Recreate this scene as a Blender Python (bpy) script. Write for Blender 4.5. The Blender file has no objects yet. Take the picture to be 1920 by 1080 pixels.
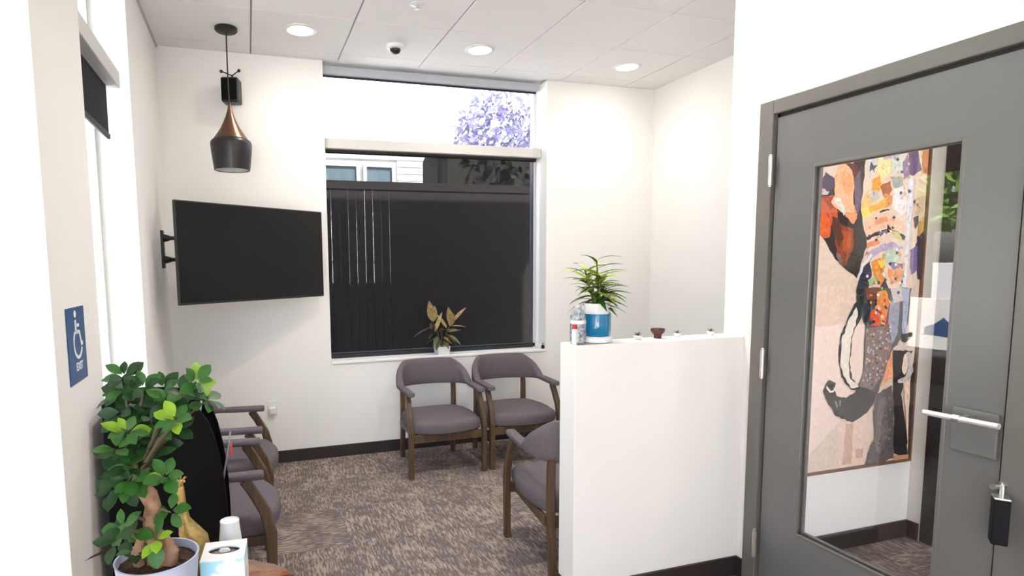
import bpy, bmesh, math, random
from mathutils import Vector, Matrix
random.seed(7)
sc = bpy.context.scene
C = sc.collection
PI = math.pi
D, H, W, XW1, XW2, ZS, WD, YP, TP, HP, XP = 4.222, 2.967, 3.97, 1.111, 2.932, .748, 2.679, 1.837, .127, 1.135, 1.807

# ---------------------------------------------------------------- camera
def make_camera():
    yaw, pit, rol = -0.3011, -0.1003, -0.0126
    f = Vector((-math.sin(yaw)*math.cos(pit), math.cos(yaw)*math.cos(pit), math.sin(pit)))
    r = Vector((math.cos(yaw), math.sin(yaw), 0)); u = r.cross(f)
    r2 = r*math.cos(rol)+u*math.sin(rol); u2 = -r*math.sin(rol)+u*math.cos(rol)
    cd = bpy.data.cameras.new('camera'); co = bpy.data.objects.new('camera', cd); C.objects.link(co)
    m = Matrix.Identity(4)
    for i in range(3):
        m[i][0] = r2[i]; m[i][1] = u2[i]; m[i][2] = -f[i]
    m[0][3], m[1][3], m[2][3] = 0.5306, -0.3144, 1.4742
    co.matrix_world = m
    cd.sensor_fit = 'HORIZONTAL'; cd.sensor_width = 36; cd.lens = 1116.3/1920*36
    cd.shift_x = (960-814.5)/1920; cd.shift_y = (609.2-540)/1920
    cd.clip_start = .05; cd.clip_end = 200
    sc.camera = co
make_camera()

# ---------------------------------------------------------------- sky, sun, exposure
SKY, SUN, LAMP, EXPO = 0.24, 9.0, 2.6, 2.53
wd = bpy.data.worlds.new('sky'); sc.world = wd; wd.use_nodes = True
wn = wd.node_tree.nodes; wl = wd.node_tree.links; wn.clear()
wo = wn.new('ShaderNodeOutputWorld'); wb = wn.new('ShaderNodeBackground'); ws = wn.new('ShaderNodeTexSky')
ws.sky_type = 'NISHITA'; ws.sun_disc = False; ws.sun_elevation = math.radians(50); ws.sun_rotation = math.radians(130)
ws.air_density = 1.0; ws.dust_density = 3.0; ws.ozone_density = 1.0
wb.inputs['Strength'].default_value = SKY
wl.new(ws.outputs[0], wb.inputs[0]); wl.new(wb.outputs[0], wo.inputs[0])
sl = bpy.data.lights.new('sun', 'SUN'); sl.energy = SUN; sl.angle = math.radians(1.0); sl.color = (1, .95, .88)
so = bpy.data.objects.new('sun', sl); C.objects.link(so)
so.rotation_euler = Vector((-.50, .58, -.85)).to_track_quat('-Z', 'Y').to_euler()
so.location = (8, -6, 12)
sc.view_settings.view_transform = 'Standard'; sc.view_settings.look = 'None'
sc.view_settings.gamma = 1; sc.view_settings.exposure = EXPO; sc.view_settings.use_curve_mapping = False
def portal(x, y, z, rot, sx, sy):
    l = bpy.data.lights.new('sky_portal', 'AREA'); l.shape = 'RECTANGLE'; l.size = sx; l.size_y = sy
    l.cycles.is_portal = True
    o = bpy.data.objects.new('sky_portal', l); C.objects.link(o); o.location = (x, y, z); o.rotation_euler = rot
portal(-.24, -2.72, 1.45, (PI/2, 0, 0), 2.08, 2.8)        # storefront behind the camera, facing +Y
portal(2.02, 4.50, 1.86, (-PI/2, 0, 0), 1.82, 2.2)      # back window, facing -Y
portal(-.24, 2.62, 1.86, (0, -PI/2, 0), 2.2, .98)       # left window, facing +X

# ---------------------------------------------------------------- materials
def nd(t, kind, **kw):
    n = t.nodes.new(kind)
    for k, v in kw.items():
        if k in n.inputs.keys(): n.inputs[k].default_value = v
        else: setattr(n, k, v)
    return n
def mat(name, col, rough=.5, metal=0, spec=.5, var=0, vscale=20, bump=0, bscale=200, coat=0, emit=None, estr=0, trans=0, stretch=None):
    m = bpy.data.materials.new(name); m.use_nodes = True; t = m.node_tree
    b = t.nodes['Principled BSDF']
    c = (*col, 1); b.inputs['Base Color'].default_value = c
    b.inputs['Roughness'].default_value = rough; b.inputs['Metallic'].default_value = metal
    b.inputs['Specular IOR Level'].default_value = spec; b.inputs['Coat Weight'].default_value = coat
    if trans: b.inputs['Transmission Weight'].default_value = trans
    if emit: b.inputs['Emission Color'].default_value = (*emit, 1); b.inputs['Emission Strength'].default_value = estr
    tc = nd(t, 'ShaderNodeTexCoord'); src = tc.outputs['Object']
    if stretch:
        mp = nd(t, 'ShaderNodeMapping'); mp.inputs['Scale'].default_value = stretch; t.links.new(src, mp.inputs[0]); src = mp.outputs[0]
    if var:
        n = nd(t, 'ShaderNodeTexNoise', Scale=vscale, Detail=4.0); t.links.new(src, n.inputs['Vector'])
        r = nd(t, 'ShaderNodeValToRGB'); r.color_ramp.elements[0].position = .3; r.color_ramp.elements[1].position = .7
        r.color_ramp.elements[0].color = (*[x*(1-var) for x in col], 1); r.color_ramp.elements[1].color = (*[min(1, x*(1+var)) for x in col], 1)
        t.links.new(n.outputs[0], r.inputs[0]); t.links.new(r.outputs[0], b.inputs['Base Color'])
    if bump:
        n = nd(t, 'ShaderNodeTexNoise', Scale=bscale, Detail=3.0); t.links.new(src, n.inputs['Vector'])
        bp = nd(t, 'ShaderNodeBump', Strength=bump, Distance=.002); t.links.new(n.outputs[0], bp.inputs['Height'])
        t.links.new(bp.outputs[0], b.inputs['Normal'])
    return m
def glass_mat(name, tint=(1, 1, 1)):
    m = bpy.data.materials.new(name); m.use_nodes = True; t = m.node_tree; t.nodes.clear()
    o = nd(t, 'ShaderNodeOutputMaterial'); mx = nd(t, 'ShaderNodeMixShader'); tr = nd(t, 'ShaderNodeBsdfTransparent'); gl = nd(t, 'ShaderNodeBsdfGlossy')
    tr.inputs[0].default_value = (*tint, 1); gl.inputs['Roughness'].default_value = 0
    lw = nd(t, 'ShaderNodeLayerWeight'); lw.inputs['Blend'].default_value = .5
    pw = nd(t, 'ShaderNodeMath', operation='POWER'); pw.inputs[1].default_value = 5
    ma = nd(t, 'ShaderNodeMath', operation='MULTIPLY_ADD'); ma.inputs[1].default_value = .92; ma.inputs[2].default_value = .045
    t.links.new(lw.outputs['Facing'], pw.inputs[0]); t.links.new(pw.outputs[0], ma.inputs[0]); t.links.new(ma.outputs[0], mx.inputs[0])
    t.links.new(tr.outputs[0], mx.inputs[1]); t.links.new(gl.outputs[0], mx.inputs[2]); t.links.new(mx.outputs[0], o.inputs[0])
    return m
def shade_mat(name, col, openness):
    m = bpy.data.materials.new(name); m.use_nodes = True; t = m.node_tree
    b = t.nodes['Principled BSDF']; b.inputs['Base Color'].default_value = (*col, 1); b.inputs['Roughness'].default_value = .85
    b.inputs['Specular IOR Level'].default_value = .2
    tr = nd(t, 'ShaderNodeBsdfTransparent'); mx = nd(t, 'ShaderNodeMixShader'); mx.inputs[0].default_value = openness
    t.links.new(b.outputs[0], mx.inputs[1]); t.links.new(tr.outputs[0], mx.inputs[2])
    t.links.new(mx.outputs[0], t.nodes['Material Output'].inputs[0])
    return m
def carpet_mat():
    m = bpy.data.materials.new('carpet'); m.use_nodes = True; t = m.node_tree; b = t.nodes['Principled BSDF']
    b.inputs['Roughness'].default_value = .95; b.inputs['Specular IOR Level'].default_value = .1
    tc = nd(t, 'ShaderNodeTexCoord'); oi = nd(t, 'ShaderNodeObjectInfo')
    mu = nd(t, 'ShaderNodeMath', operation='MULTIPLY'); mu.inputs[1].default_value = 97.0; t.links.new(oi.outputs['Random'], mu.inputs[0])
    def noise(scale, detail, sc_):
        mp = nd(t, 'ShaderNodeMapping'); mp.inputs['Scale'].default_value = sc_; t.links.new(tc.outputs['Object'], mp.inputs[0])
        n = nd(t, 'ShaderNodeTexNoise', Scale=scale, Detail=detail); n.noise_dimensions = '4D'
        t.links.new(mp.outputs[0], n.inputs['Vector']); t.links.new(mu.outputs[0], n.inputs['W']); return n.outputs[0]
    def ramp(src, a, c0, d, c1):
        r = nd(t, 'ShaderNodeValToRGB'); e = r.color_ramp.elements; e[0].position = a; e[1].position = d; e[0].color = (*c0, 1); e[1].color = (*c1, 1)
        t.links.new(src, r.inputs[0]); return r.outputs[0]
    n1 = noise(1, 2.0, (110, 19, 1)); n2 = noise(1, 2.0, (7, 7, 1)); n3 = noise(1, 2.0, (170, 60, 1))
    add = nd(t, 'ShaderNodeMath', operation='MULTIPLY_ADD'); add.inputs[1].default_value = .50
    t.links.new(n2, add.inputs[0]); t.links.new(n1, add.inputs[2])
    dash = ramp(add.outputs[0], .70, (0, 0, 0), .90, (1, 1, 1))
    base = ramp(n3, .3, (.105, .086, .082), .7, (.205, .170, .158))
    mix = nd(t, 'ShaderNodeMix', data_type='RGBA'); mix.inputs[7].default_value = (.385, .31, .265, 1)
    t.links.new(dash, mix.inputs[0]); t.links.new(base, mix.inputs[6]); t.links.new(mix.outputs[2], b.inputs['Base Color'])
    bp = nd(t, 'ShaderNodeBump', Strength=.5, Distance=.004); t.links.new(n3, bp.inputs['Height']); t.links.new(bp.outputs[0], b.inputs['Normal'])
    return m
def wood_mat(name, c0, c1, rough=.4, sc_=(40, 40, 3), coat=0):
    m = bpy.data.materials.new(name); m.use_nodes = True; t = m.node_tree; b = t.nodes['Principled BSDF']
    b.inputs['Roughness'].default_value = rough; b.inputs['Coat Weight'].default_value = coat
    tc = nd(t, 'ShaderNodeTexCoord'); mp = nd(t, 'ShaderNodeMapping'); mp.inputs['Scale'].default_value = sc_
    n = nd(t, 'ShaderNodeTexNoise', Scale=1.0, Detail=5.0, Distortion=1.2); r = nd(t, 'ShaderNodeValToRGB')
    e = r.color_ramp.elements; e[0].position = .35; e[1].position = .68; e[0].color = (*c0, 1); e[1].color = (*c1, 1)
    t.links.new(tc.outputs['Object'], mp.inputs[0]); t.links.new(mp.outputs[0], n.inputs['Vector']); t.links.new(n.outputs[0], r.inputs[0]); t.links.new(r.outputs[0], b.inputs['Base Color'])
    return m
def attr_mat(name, attr='Col', rough=.6):
    m = bpy.data.materials.new(name); m.use_nodes = True; t = m.node_tree; b = t.nodes['Principled BSDF']; b.inputs['Roughness'].default_value = rough
    a = nd(t, 'ShaderNodeVertexColor'); a.layer_name = attr
    tc = nd(t, 'ShaderNodeTexCoord'); n = nd(t, 'ShaderNodeTexNoise', Scale=45.0, Detail=5.0); t.links.new(tc.outputs['Object'], n.inputs['Vector'])
    mx = nd(t, 'ShaderNodeMix', data_type='RGBA', blend_type='OVERLAY'); mx.inputs[0].default_value = .35
    t.links.new(a.outputs[0], mx.inputs[6]); t.links.new(n.outputs[0], mx.inputs[7]); t.links.new(mx.outputs[2], b.inputs['Base Color'])
    return m
M = dict(
    wall=mat('wall_paint', (.87, .855, .83), .7, spec=.25, bump=.08, bscale=300),
    ceil=mat('ceiling_tile', (.87, .86, .845), .9, spec=.1, bump=.25, bscale=260),
    grid=mat('ceiling_grid_metal', (.52, .51, .495), .6),
    base=mat('baseboard_rubber', (.028, .021, .019), .5),
    carpet=carpet_mat(),
    frame=mat('window_frame', (.78, .78, .79), .4),
    glass=glass_mat('window_glass'),
    cassette=mat('shade_cassette', (.66, .645, .62), .5),
    cassette_grey=mat('shade_headbox', (.46, .49, .53), .5),
    shade=shade_mat('solar_shade', (.012, .011, .014), .36),
    shadedense=shade_mat('dense_shade', (.012, .011, .014), .10),
    dark=mat('shade_tube', (.012, .012, .014), .6),
    doorgrey=mat('door_paint', (.132, .132, .133), .33, spec=.65, bump=.05, bscale=400),
    framegrey=mat('door_frame_paint', (.138, .131, .121), .35, spec=.55, bump=.05, bscale=400),
    gasket=mat('door_gasket', (.02, .018, .018), .7),
    steel=mat('brushed_steel', (.72, .71, .70), .28, metal=1),
    chrome=mat('white_metal', (.86, .86, .87), .22, metal=.6),
    black=mat('black_plastic', (.010, .010, .012), .45),
    lockblack=mat('lock_box_plastic', (.004, .004, .007), .65, spec=.2),
    blackmatte=mat('black_laminate', (.004, .0035, .0035), .75, spec=.12),
    blacklamp=mat('black_lamp_paint', (.012, .011, .012), .38),
    copper=mat('copper_brown', (.20, .105, .065), .32, metal=.85),
    screen=mat('tv_screen', (.005, .0045, .004), .18, spec=.3),
    fabric=mat('chair_fabric', (.138, .119, .130), .9, spec=.15, var=.12, vscale=90, bump=.4, bscale=700),
    wood=wood_mat('walnut_wood', (.060, .034, .018), (.125, .074, .038), .42),
    tablewood=wood_mat('live_edge_wood', (.09, .022, .008), (.36, .13, .035), .25, (9, 38, 20), .4),
    bark=mat('ficus_bark', (.27, .155, .09), .85, var=.35, vscale=40, bump=.6, bscale=90),
    twig=mat('green_brown_twig', (.09, .07, .035), .8),
    soil=mat('potting_soil', (.045, .022, .012), .95, var=.6, vscale=130, bump=1, bscale=120),
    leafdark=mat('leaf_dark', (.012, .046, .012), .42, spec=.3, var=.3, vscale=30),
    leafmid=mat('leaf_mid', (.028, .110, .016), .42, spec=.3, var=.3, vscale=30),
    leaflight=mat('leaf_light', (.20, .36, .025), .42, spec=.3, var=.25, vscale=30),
    potblue=mat('pale_blue_pot', (.47, .52, .66), .45),
    white=mat('white_plastic', (.80, .80, .80), .4),
    paper=mat('white_paper', (.82, .82, .82), .85),
    gold=mat('gold_paint', (.50, .36, .13), .42, metal=.8, var=.3, vscale=60, bump=.3, bscale=120),
    tealpot=mat('blue_glaze', (.002, .17, .36), .12, coat=.6),
    palmlight=mat('palm_leaf_light', (.36, .46, .03), .45, var=.2),
    palmdark=mat('palm_leaf_dark', (.085, .14, .014), .45, var=.3),
    croton=mat('variegated_leaf', (.34, .23, .085), .45, var=.55, vscale=70),
    crotongreen=mat('variegated_green_leaf', (.13, .15, .07), .45, var=.6, vscale=60),
    terracotta=mat('dark_red_clay', (.085, .022, .016), .6),
    succulent=mat('succulent_green', (.06, .11, .035), .5),
    signblue=mat('sign_blue', (.014, .075, .22), .4),
    signwhite=mat('sign_white', (.85, .87, .9), .5),
    red=mat('red_print', (.55, .03, .05), .5),
    magpaper=mat('magazine_cover', (.50, .52, .56), .35, var=.25, vscale=8),
    magblue=mat('magazine_cover_dark', (.20, .22, .28), .35, var=.25, vscale=8),
    lens=mat('lamp_diffuser', (.9, .9, .9), .5, emit=(1, .95, .86), estr=9),
    frameply=mat('picture_frame_wood', (.17, .085, .045), .5),
    paint=attr_mat('painted_canvas'),
    siding=mat('house_siding', (.82, .82, .82), .6),
    housepane=mat('house_window_pane', (.16, .24, .28), .15, var=.3, vscale=6, stretch=(6, 1, .3)),
    fence=mat('fence_wood', (.018, .0145, .0145), .8, var=.3, vscale=20),
    bloom=mat('lavender_foliage', (.20, .19, .31), .8, var=.4, vscale=4),
    hedge=mat('hedge_leaf', (.010, .011, .007), .8, var=.4, vscale=6),
    bush=mat('bright_bush_leaf', (.17, .34, .04), .7, var=.5, vscale=5),
    trunk=mat('tree_trunk', (.05, .035, .025), .9),
    concrete=mat('pale_concrete', (.55, .54, .52), .9, var=.1, vscale=3),
    darkdoor=mat('dark_door', (.022, .020, .021), .45, var=.2, vscale=12, stretch=(1, 12, .6)),
    signboard=mat('white_signboard', (.82, .82, .80), .6),
    roof=mat('roof_membrane', (.4, .4, .4), .9),
)
def tissue_mat():
    m = bpy.data.materials.new('tissue_box_print'); m.use_nodes = True; t = m.node_tree; b = t.nodes['Principled BSDF']; b.inputs['Roughness'].default_value = .5
    tc = nd(t, 'ShaderNodeTexCoord'); n = nd(t, 'ShaderNodeTexNoise', Scale=17.0, Detail=3.0); r = nd(t, 'ShaderNodeValToRGB')
    e = r.color_ramp.elements; e[0].position = .46; e[1].position = .54; e[0].color = (.82, .83, .84, 1); e[1].color = (.34, .66, .80, 1)
    sp = nd(t, 'ShaderNodeSeparateXYZ'); gt = nd(t, 'ShaderNodeMath', operation='LESS_THAN'); gt.inputs[1].default_value = .127
    mx = nd(t, 'ShaderNodeMix', data_type='RGBA'); mx.inputs[6].default_value = (.84, .84, .84, 1)
    t.links.new(tc.outputs['Object'], n.inputs['Vector']); t.links.new(tc.outputs['Object'], sp.inputs[0]); t.links.new(sp.outputs[2], gt.inputs[0])
    t.links.new(n.outputs[0], r.inputs[0]); t.links.new(gt.outputs[0], mx.inputs[0]); t.links.new(r.outputs[0], mx.inputs[7]); t.links.new(mx.outputs[2], b.inputs['Base Color'])
    return m
M['tissue'] = tissue_mat()
def label_mat():
    m = mat('bottle_label', (.30, .34, .38), .3, var=.9, vscale=65); return m
M['label'] = label_mat()
M['film'] = mat('brown_film', (.20, .135, .10), .55, var=.4, vscale=60)
M['clear'] = glass_mat('clear_plastic', (.80, .84, .86))

# ---------------------------------------------------------------- helpers
class MB:
    def __init__(s): s.bm = bmesh.new()
    def box(s, x0, x1, y0, y1, z0, z1, bevel=0, seg=2):
        r = bmesh.ops.create_cube(s.bm, size=1.0)
        for v in r['verts']:
            v.co = Vector(((x0+x1)/2+v.co.x*(x1-x0), (y0+y1)/2+v.co.y*(y1-y0), (z0+z1)/2+v.co.z*(z1-z0)))
        if bevel:
            ed = list({e for v in r['verts'] for e in v.link_edges})
            bmesh.ops.bevel(s.bm, geom=ed, offset=bevel, segments=seg, profile=.5, affect='EDGES')
        return s
    def rings(s, rings, cap=True, closed=True):
        vs = [[s.bm.verts.new(p) for p in r] for r in rings]; n = len(vs[0])
        for a, b in zip(vs, vs[1:]):
            for i in range(n if closed else n-1):
                j = (i+1) % n
                try: s.bm.faces.new((a[i], a[j], b[j], b[i]))
                except ValueError: pass
        if cap:
            s.bm.faces.new(list(reversed(vs[0]))); s.bm.faces.new(vs[-1])
        return s
    def tube(s, path, rad, seg=8, cap=True):
        P = [Vector(p) for p in path]; R = rad if hasattr(rad, '__len__') else [rad]*len(P)
        rings = []; prev = None
        for i, p in enumerate(P):
            t = (P[min(i+1, len(P)-1)]-P[max(i-1, 0)]).normalized()
            if prev is None:
                a = t.orthogonal().normalized()
            else:
                a = (prev - t*prev.dot(t)).normalized()
            prev = a; b = t.cross(a)
            rings.append([p+(a*math.cos(2*PI*k/seg)+b*math.sin(2*PI*k/seg))*R[i] for k in range(seg)])
        return s.rings(rings, cap)
    def lathe(s, prof, cx=0, cy=0, seg=28, cap=True):
        return s.rings([[(cx+r*math.cos(2*PI*k/seg), cy+r*math.sin(2*PI*k/seg), z) for k in range(seg)] for r, z in prof], cap)
    def sweep(s, pts, zb, zt, w, seg=14, e=.55):
        rings = []; n = len(pts)
        def ring(i, k):
            p = Vector((*pts[i], 0)); t = Vector((*pts[min(i+1, n-1)], 0))-Vector((*pts[max(i-1, 0)], 0)); t.normalize(); nn = Vector((t.y, -t.x, 0))
            m = (zb[i]+zt[i])/2; h = (zt[i]-zb[i])/2
            out = []
            for q in range(seg):
                a = 2*PI*q/seg; ca, sa = math.cos(a), math.sin(a)
                out.append(p+nn*(w[i]/2*k*math.copysign(abs(ca)**e, ca))+Vector((0, 0, m+h*k*math.copysign(abs(sa)**e, sa))))
            return out
        t0 = (Vector((*pts[0], 0))-Vector((*pts[1], 0))).normalized(); t1 = (Vector((*pts[-1], 0))-Vector((*pts[-2], 0))).normalized()
        rings.append([v+t0*.008 for v in ring(0, .72)])
        rings += [ring(i, 1) for i in range(n)]
        rings.append([v+t1*.008 for v in ring(n-1, .72)])
        return s.rings(rings)
    def bar(s, path, wx, wd):
        P = [Vector(p) for p in path]; rings = []
        for i, p in enumerate(P):
            t = (P[min(i+1, len(P)-1)]-P[max(i-1, 0)]).normalized(); x = Vector((1, 0, 0)); n = t.cross(x).normalized()
            a, b = wx/2, (wd[i] if hasattr(wd, '__len__') else wd)/2; c = .25
            rings.append([p+x*a*u+n*b*v for u, v in ((1, -1+c), (1, 1-c), (1-c, 1), (-1+c, 1), (-1, 1-c), (-1, -1+c), (-1+c, -1), (1-c, -1))])
        return s.rings(rings)
    def build(s, name, m, parent=None, smooth=False, loc=None):
        bmesh.ops.recalc_face_normals(s.bm, faces=s.bm.faces)
        me = bpy.data.meshes.new(name); s.bm.to_mesh(me); s.bm.free()
        if smooth:
            for p in me.polygons: p.use_smooth = True
            try: me.set_sharp_from_angle(angle=math.radians(40))
            except Exception: pass
        for q in (m if isinstance(m, (list, tuple)) else [m]): me.materials.append(q)
        o = bpy.data.objects.new(name, me); C.objects.link(o)
        if parent: o.parent = parent
        if loc: o.location = loc
        return o
def tag(o, label=None, cat=None, group=None, kind=None):
    for k, v in (('label', label), ('category', cat), ('group', group), ('kind', kind)):
        if v: o[k] = v
    return o
def empty(name, loc=(0, 0, 0), rz=0, **kw):
    o = bpy.data.objects.new(name, None); C.objects.link(o); o.location = loc; o.rotation_euler = (0, 0, rz); o.empty_display_size = .05
    return tag(o, **kw)
def struct(o): o['kind'] = 'structure'; return o
def copy_tree(o, parent=None):
    c = o.copy(); C.objects.link(c)
    if parent: c.parent = parent
    for ch in list(o.children): copy_tree(ch, c)
    return c
def smoothstep(t): t = max(0, min(1, t)); return t*t*(3-2*t)

# ---------------------------------------------------------------- room shell
# floor: slab with individual carpet tiles laid quarter-turned
fl = struct(MB().box(-1.4, 4.1, -2.75, 4.5, -.12, -.006).build('floor', M['carpet']))
ts = .5
b = MB().box(-ts/2+.0006, ts/2-.0006, -ts/2+.0006, ts/2-.0006, -.006, 0)
tile0 = b.build('carpet_tile', M['carpet'], fl)
first = True
for i in range(8):
    for j in range(8):
        x, y = .25+i*ts, .472+j*ts
        if x > W: continue
        o = tile0 if first else tile0.copy()
        if not first: C.objects.link(o)
        first = False
        o.location = (x, y, 0); o.rotation_euler = (0, 0, (1 if (i*5+j*3+i*j) % 6 == 1 else 0)*PI/2)
# ceiling: dark backing, grid and tiles
ce = struct(MB().box(-.2, 4.1, -2.75, 4.5, H+.02, H+.12).build('ceiling', M['ceil']))
gs = .61; gx0, gy0 = .611, 3.45
xs = [0]+[gx0+gs*k for k in range(0, 6)]+[W]; ys = [-2.7]+[gy0+gs*k for k in range(-9, 2)]+[D]
def sized_tile(x0, x1, y0, y1):
    return MB().box(x0+.0055, x1-.0055, y0+.0028, y1-.0028, H, H+.018, .0015, 1).build('ceiling_tile', M['ceil'], ce)
for a, c in zip(xs, xs[1:]):
    for e, g in zip(ys, ys[1:]):
        if g > .3: sized_tile(a, c, e, g)
        else: pass
MB().box(0, W, -2.7, ys[[g > .3 for g in ys].index(True)-1]-.003, H, H+.018).build('ceiling_panel', M['ceil'], ce)
b = MB()
b.box(0, W, -2.7, D, H+.0145, H+.0195)
b.build('grid_bars', M['grid'], ce)
MB().box(0, .012, 1.6, D, H-.012, H-.0005).build('wall_angle', M['grid'], ce)
struct(MB().box(-.5, 4.3, -2.9, 4.6, H+.13, H+.3).build('roof', M['roof']))
# left wall (pier, wall under window 2, far piece)
b = MB(); T = .2
b.box(-T, 0, 1.596, 2.135, 0, H); b.box(-T, 0, 2.135, 3.114, 0, ZS); b.box(-T, 0, 3.114, D+.22, 0, H)
struct(b.build('wall_left', M['wall']))
struct(MB().box(-1.4, -T, 1.596, 1.72, 0, H).build('wall_entry_return', M['wall']))
b = MB(); b.box(-1.4, -1.28, -2.75, 1.596, 0, H); struct(b.build('wall_entry_left', M['wall']))
struct(MB().box(-1.4, -T, -2.75, 1.72, H, H+.12).build('ceiling_entry', M['ceil']))
# back wall around the window
b = MB()
b.box(0, XW1, D, D+.22, 0, H); b.box(XW1, XW2, D, D+.22, 0, ZS-.02); b.box(XW2, 4.1, D, D+.22, 0, H)
struct(b.build('wall_back', M['wall']))
struct(MB().box(XW1, XW2, D-.012, D+.20, ZS-.02, ZS, .004).build('trim_1', M['wall']))
struct(MB().box(-T+.0, -.001, 2.136, 3.113, ZS, ZS+.015).build('trim_2', M['wall']))
struct(MB().box(W, 4.1, YP+TP, D, 0, H).build('wall_right', M['wall']))
# half wall
b = MB(); b.box(XP, WD, YP, YP+TP, 0, HP, .004); struct(b.build('wall_partition', M['wall']))
# door wall with opening (leaf opening y .775..1.745)
DY0, DY1, DZ = .775, 1.745, 2.105
b = MB(); b.box(WD, WD+.12, -2.75, DY0, 0, H); b.box(WD, WD+.12, DY1, YP+TP, 0, H); b.box(WD, WD+.12, DY0, DY1, DZ, H)
struct(b.build('wall_door_side', M['wall']))
# wall carrying the painting, and corridor
YE = 1.864
struct(MB().box(WD+.12, 4.1, YE, YP+TP, 0, H).build('wall_corridor_end', M['wall']))
b = MB(); b.box(3.835, 3.97, 1.795, YE, 0, H); b.box(3.835, 3.97, -2.75, .80, 0, H); b.box(3.835, 3.97, .80, 1.795, 2.45, H)
struct(b.build('wall_corridor_right', M['wall']))
# baseboards
BB = .092
def bbd(name, x0, x1, y0, y1): struct(MB().box(x0, x1, y0, y1, 0, BB, .002, 1).build(name, M['base']))
bbd('baseboard_back', .0, W, D-.012, D)
bbd('baseboard_left', 0, .012, 1.6, D-.012)
bbd('baseboard_partition', XP, WD-.012, YP-.012, YP)
bbd('baseboard_partition_end', XP-.012, XP, YP-.012, YP+TP+.012)
bbd('baseboard_partition_back', XP, WD, YP+TP, YP+TP+.012)
bbd('baseboard_door_side', WD-.012, WD, 1.79, YP)
bbd('baseboard_corridor_end', WD+.12, 3.835, YE-.012, YE)
bbd('baseboard_corridor_right', 3.823, 3.835, 1.80, YE-.012)
bbd('baseboard_right', W-.012, W, YP+TP, D-.012)

# ---------------------------------------------------------------- windows
def window(name, x0, x1, z0, z1, y, transom):
    w = struct(empty(name, ((x0+x1)/2, y, z0)))
    def P(nm, m, *bx):
        cx, cz = (x0+x1)/2, z0
        return MB().box(bx[0]-cx, bx[1]-cx, bx[2], bx[3], bx[4]-cz, bx[5]-cz).build(nm, M[m], w)
    fw = .022
    P('frame', 'frame', x0, x0+fw, -.03, .03, z0, z1); P('frame', 'frame', x1-fw, x1, -.03, .03, z0, z1)
    P('frame', 'frame', x0, x1, -.03, .03, z0, z0+.03); P('frame', 'frame', x0, x1, -.03, .03, z1-.03, z1)
    P('transom', 'frame', x0, x1, -.035, .035, transom-.035, transom+.035)
    P('glass', 'glass', x0+fw, x1-fw, -.0005, .0005, z0+.03, transom-.035); P('glass', 'glass', x0+fw, x1-fw, -.0005, .0005, transom+.035, z1-.03)
    return w
def flat_glass(o):      # panes as a single sheet
    return o
w1 = window('window_1', XW1, XW2, ZS, H, 4.455, 2.40)
w2 = window('window_2', -.49, .49, ZS, H, 0, 2.40)
w2.location = (-.185+.0, 2.6245, ZS); w2.rotation_euler = (0, 0, PI/2)
w2.scale = (1, .5, 1)
# storefront behind the camera, unseen wall added to block part of its light
struct(MB().box(.80, WD, -2.75, -2.65, 0, H).build('wall_daylight_block', M['wall']))
w3 = struct(empty('window_3', (.7, -2.70, 0)))
b = MB()
for x in (-1.98, -.90, .05): b.box(x, x+.05, -.04, .04, 0, 2.9)
b.box(-1.98, .10, -.04, .04, 0, .06); b.box(-1.98, .10, -.04, .04, 2.86, H)
b.build('frame', M['framegrey'], w3)

# ---------------------------------------------------------------- roller shades
def roller(label, x0, x1, y, ztop, zbox, zbot, tube=True, cas='cassette', fab='shade'):
    r = empty('roller_shade', ((x0+x1)/2, y, ztop), label=label, cat='roller shade')
    hw = (x1-x0)/2
    MB().box(-hw, hw, -.04, .05, zbox-ztop, 0, .004).build('cassette', M[cas], r)
    if zbot is not None:
        if tube: MB().tube([(-hw+.02, .03, zbox-ztop-.004), (hw-.02, .03, zbox-ztop-.004)], .022, 12).build('tube', M['dark'], r, True)
        MB().box(-hw+.016, hw-.045, .0145, .0155, zbot+.02-ztop, zbox-ztop-.0005).build('fabric', M[fab], r)
        MB().box(-hw+.016, hw-.045, .008, .022, zbot-ztop, zbot+.024-ztop, .003).build('bottom_bar', M['dark'], r)
    else:
        MB().tube([(-hw+.005, .0, zbox-ztop-.006), (hw-.005, .0, zbox-ztop-.006)], .009, 10).build('tube', M['dark'], r, True)
    return r
roller('black see-through roller shade pulled down over the back window', XW1+.004, XW2-.002, 4.355, 2.438, 2.362, ZS+.002)
roller('rolled up shade in a grey head box at the ceiling above the back window', XW1+.004, XW2-.03, 4.36, H-.002, 2.905, None, cas='cassette_grey')
r = roller('black roller shade lowered a little in the left window', -.45, .45, 0, 2.44, 2.36, 2.105, tube=False, fab='shadedense')
r.location = (-.075, 2.60, 2.44); r.rotation_euler = (0, 0, PI/2)
t = empty('chain_tensioner', (XW2-.012, 4.25, ZS+.0), label='small black cord clip at the right end of the back window sill', cat='clip')
MB().box(-.012, .012, -.012, .012, 0, .03, .004).build('clip', M['black'], t)
MB().tube([(0, 0, .03), (0, 0, .05)], .004, 8).build('pin', M['black'], t)

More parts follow.
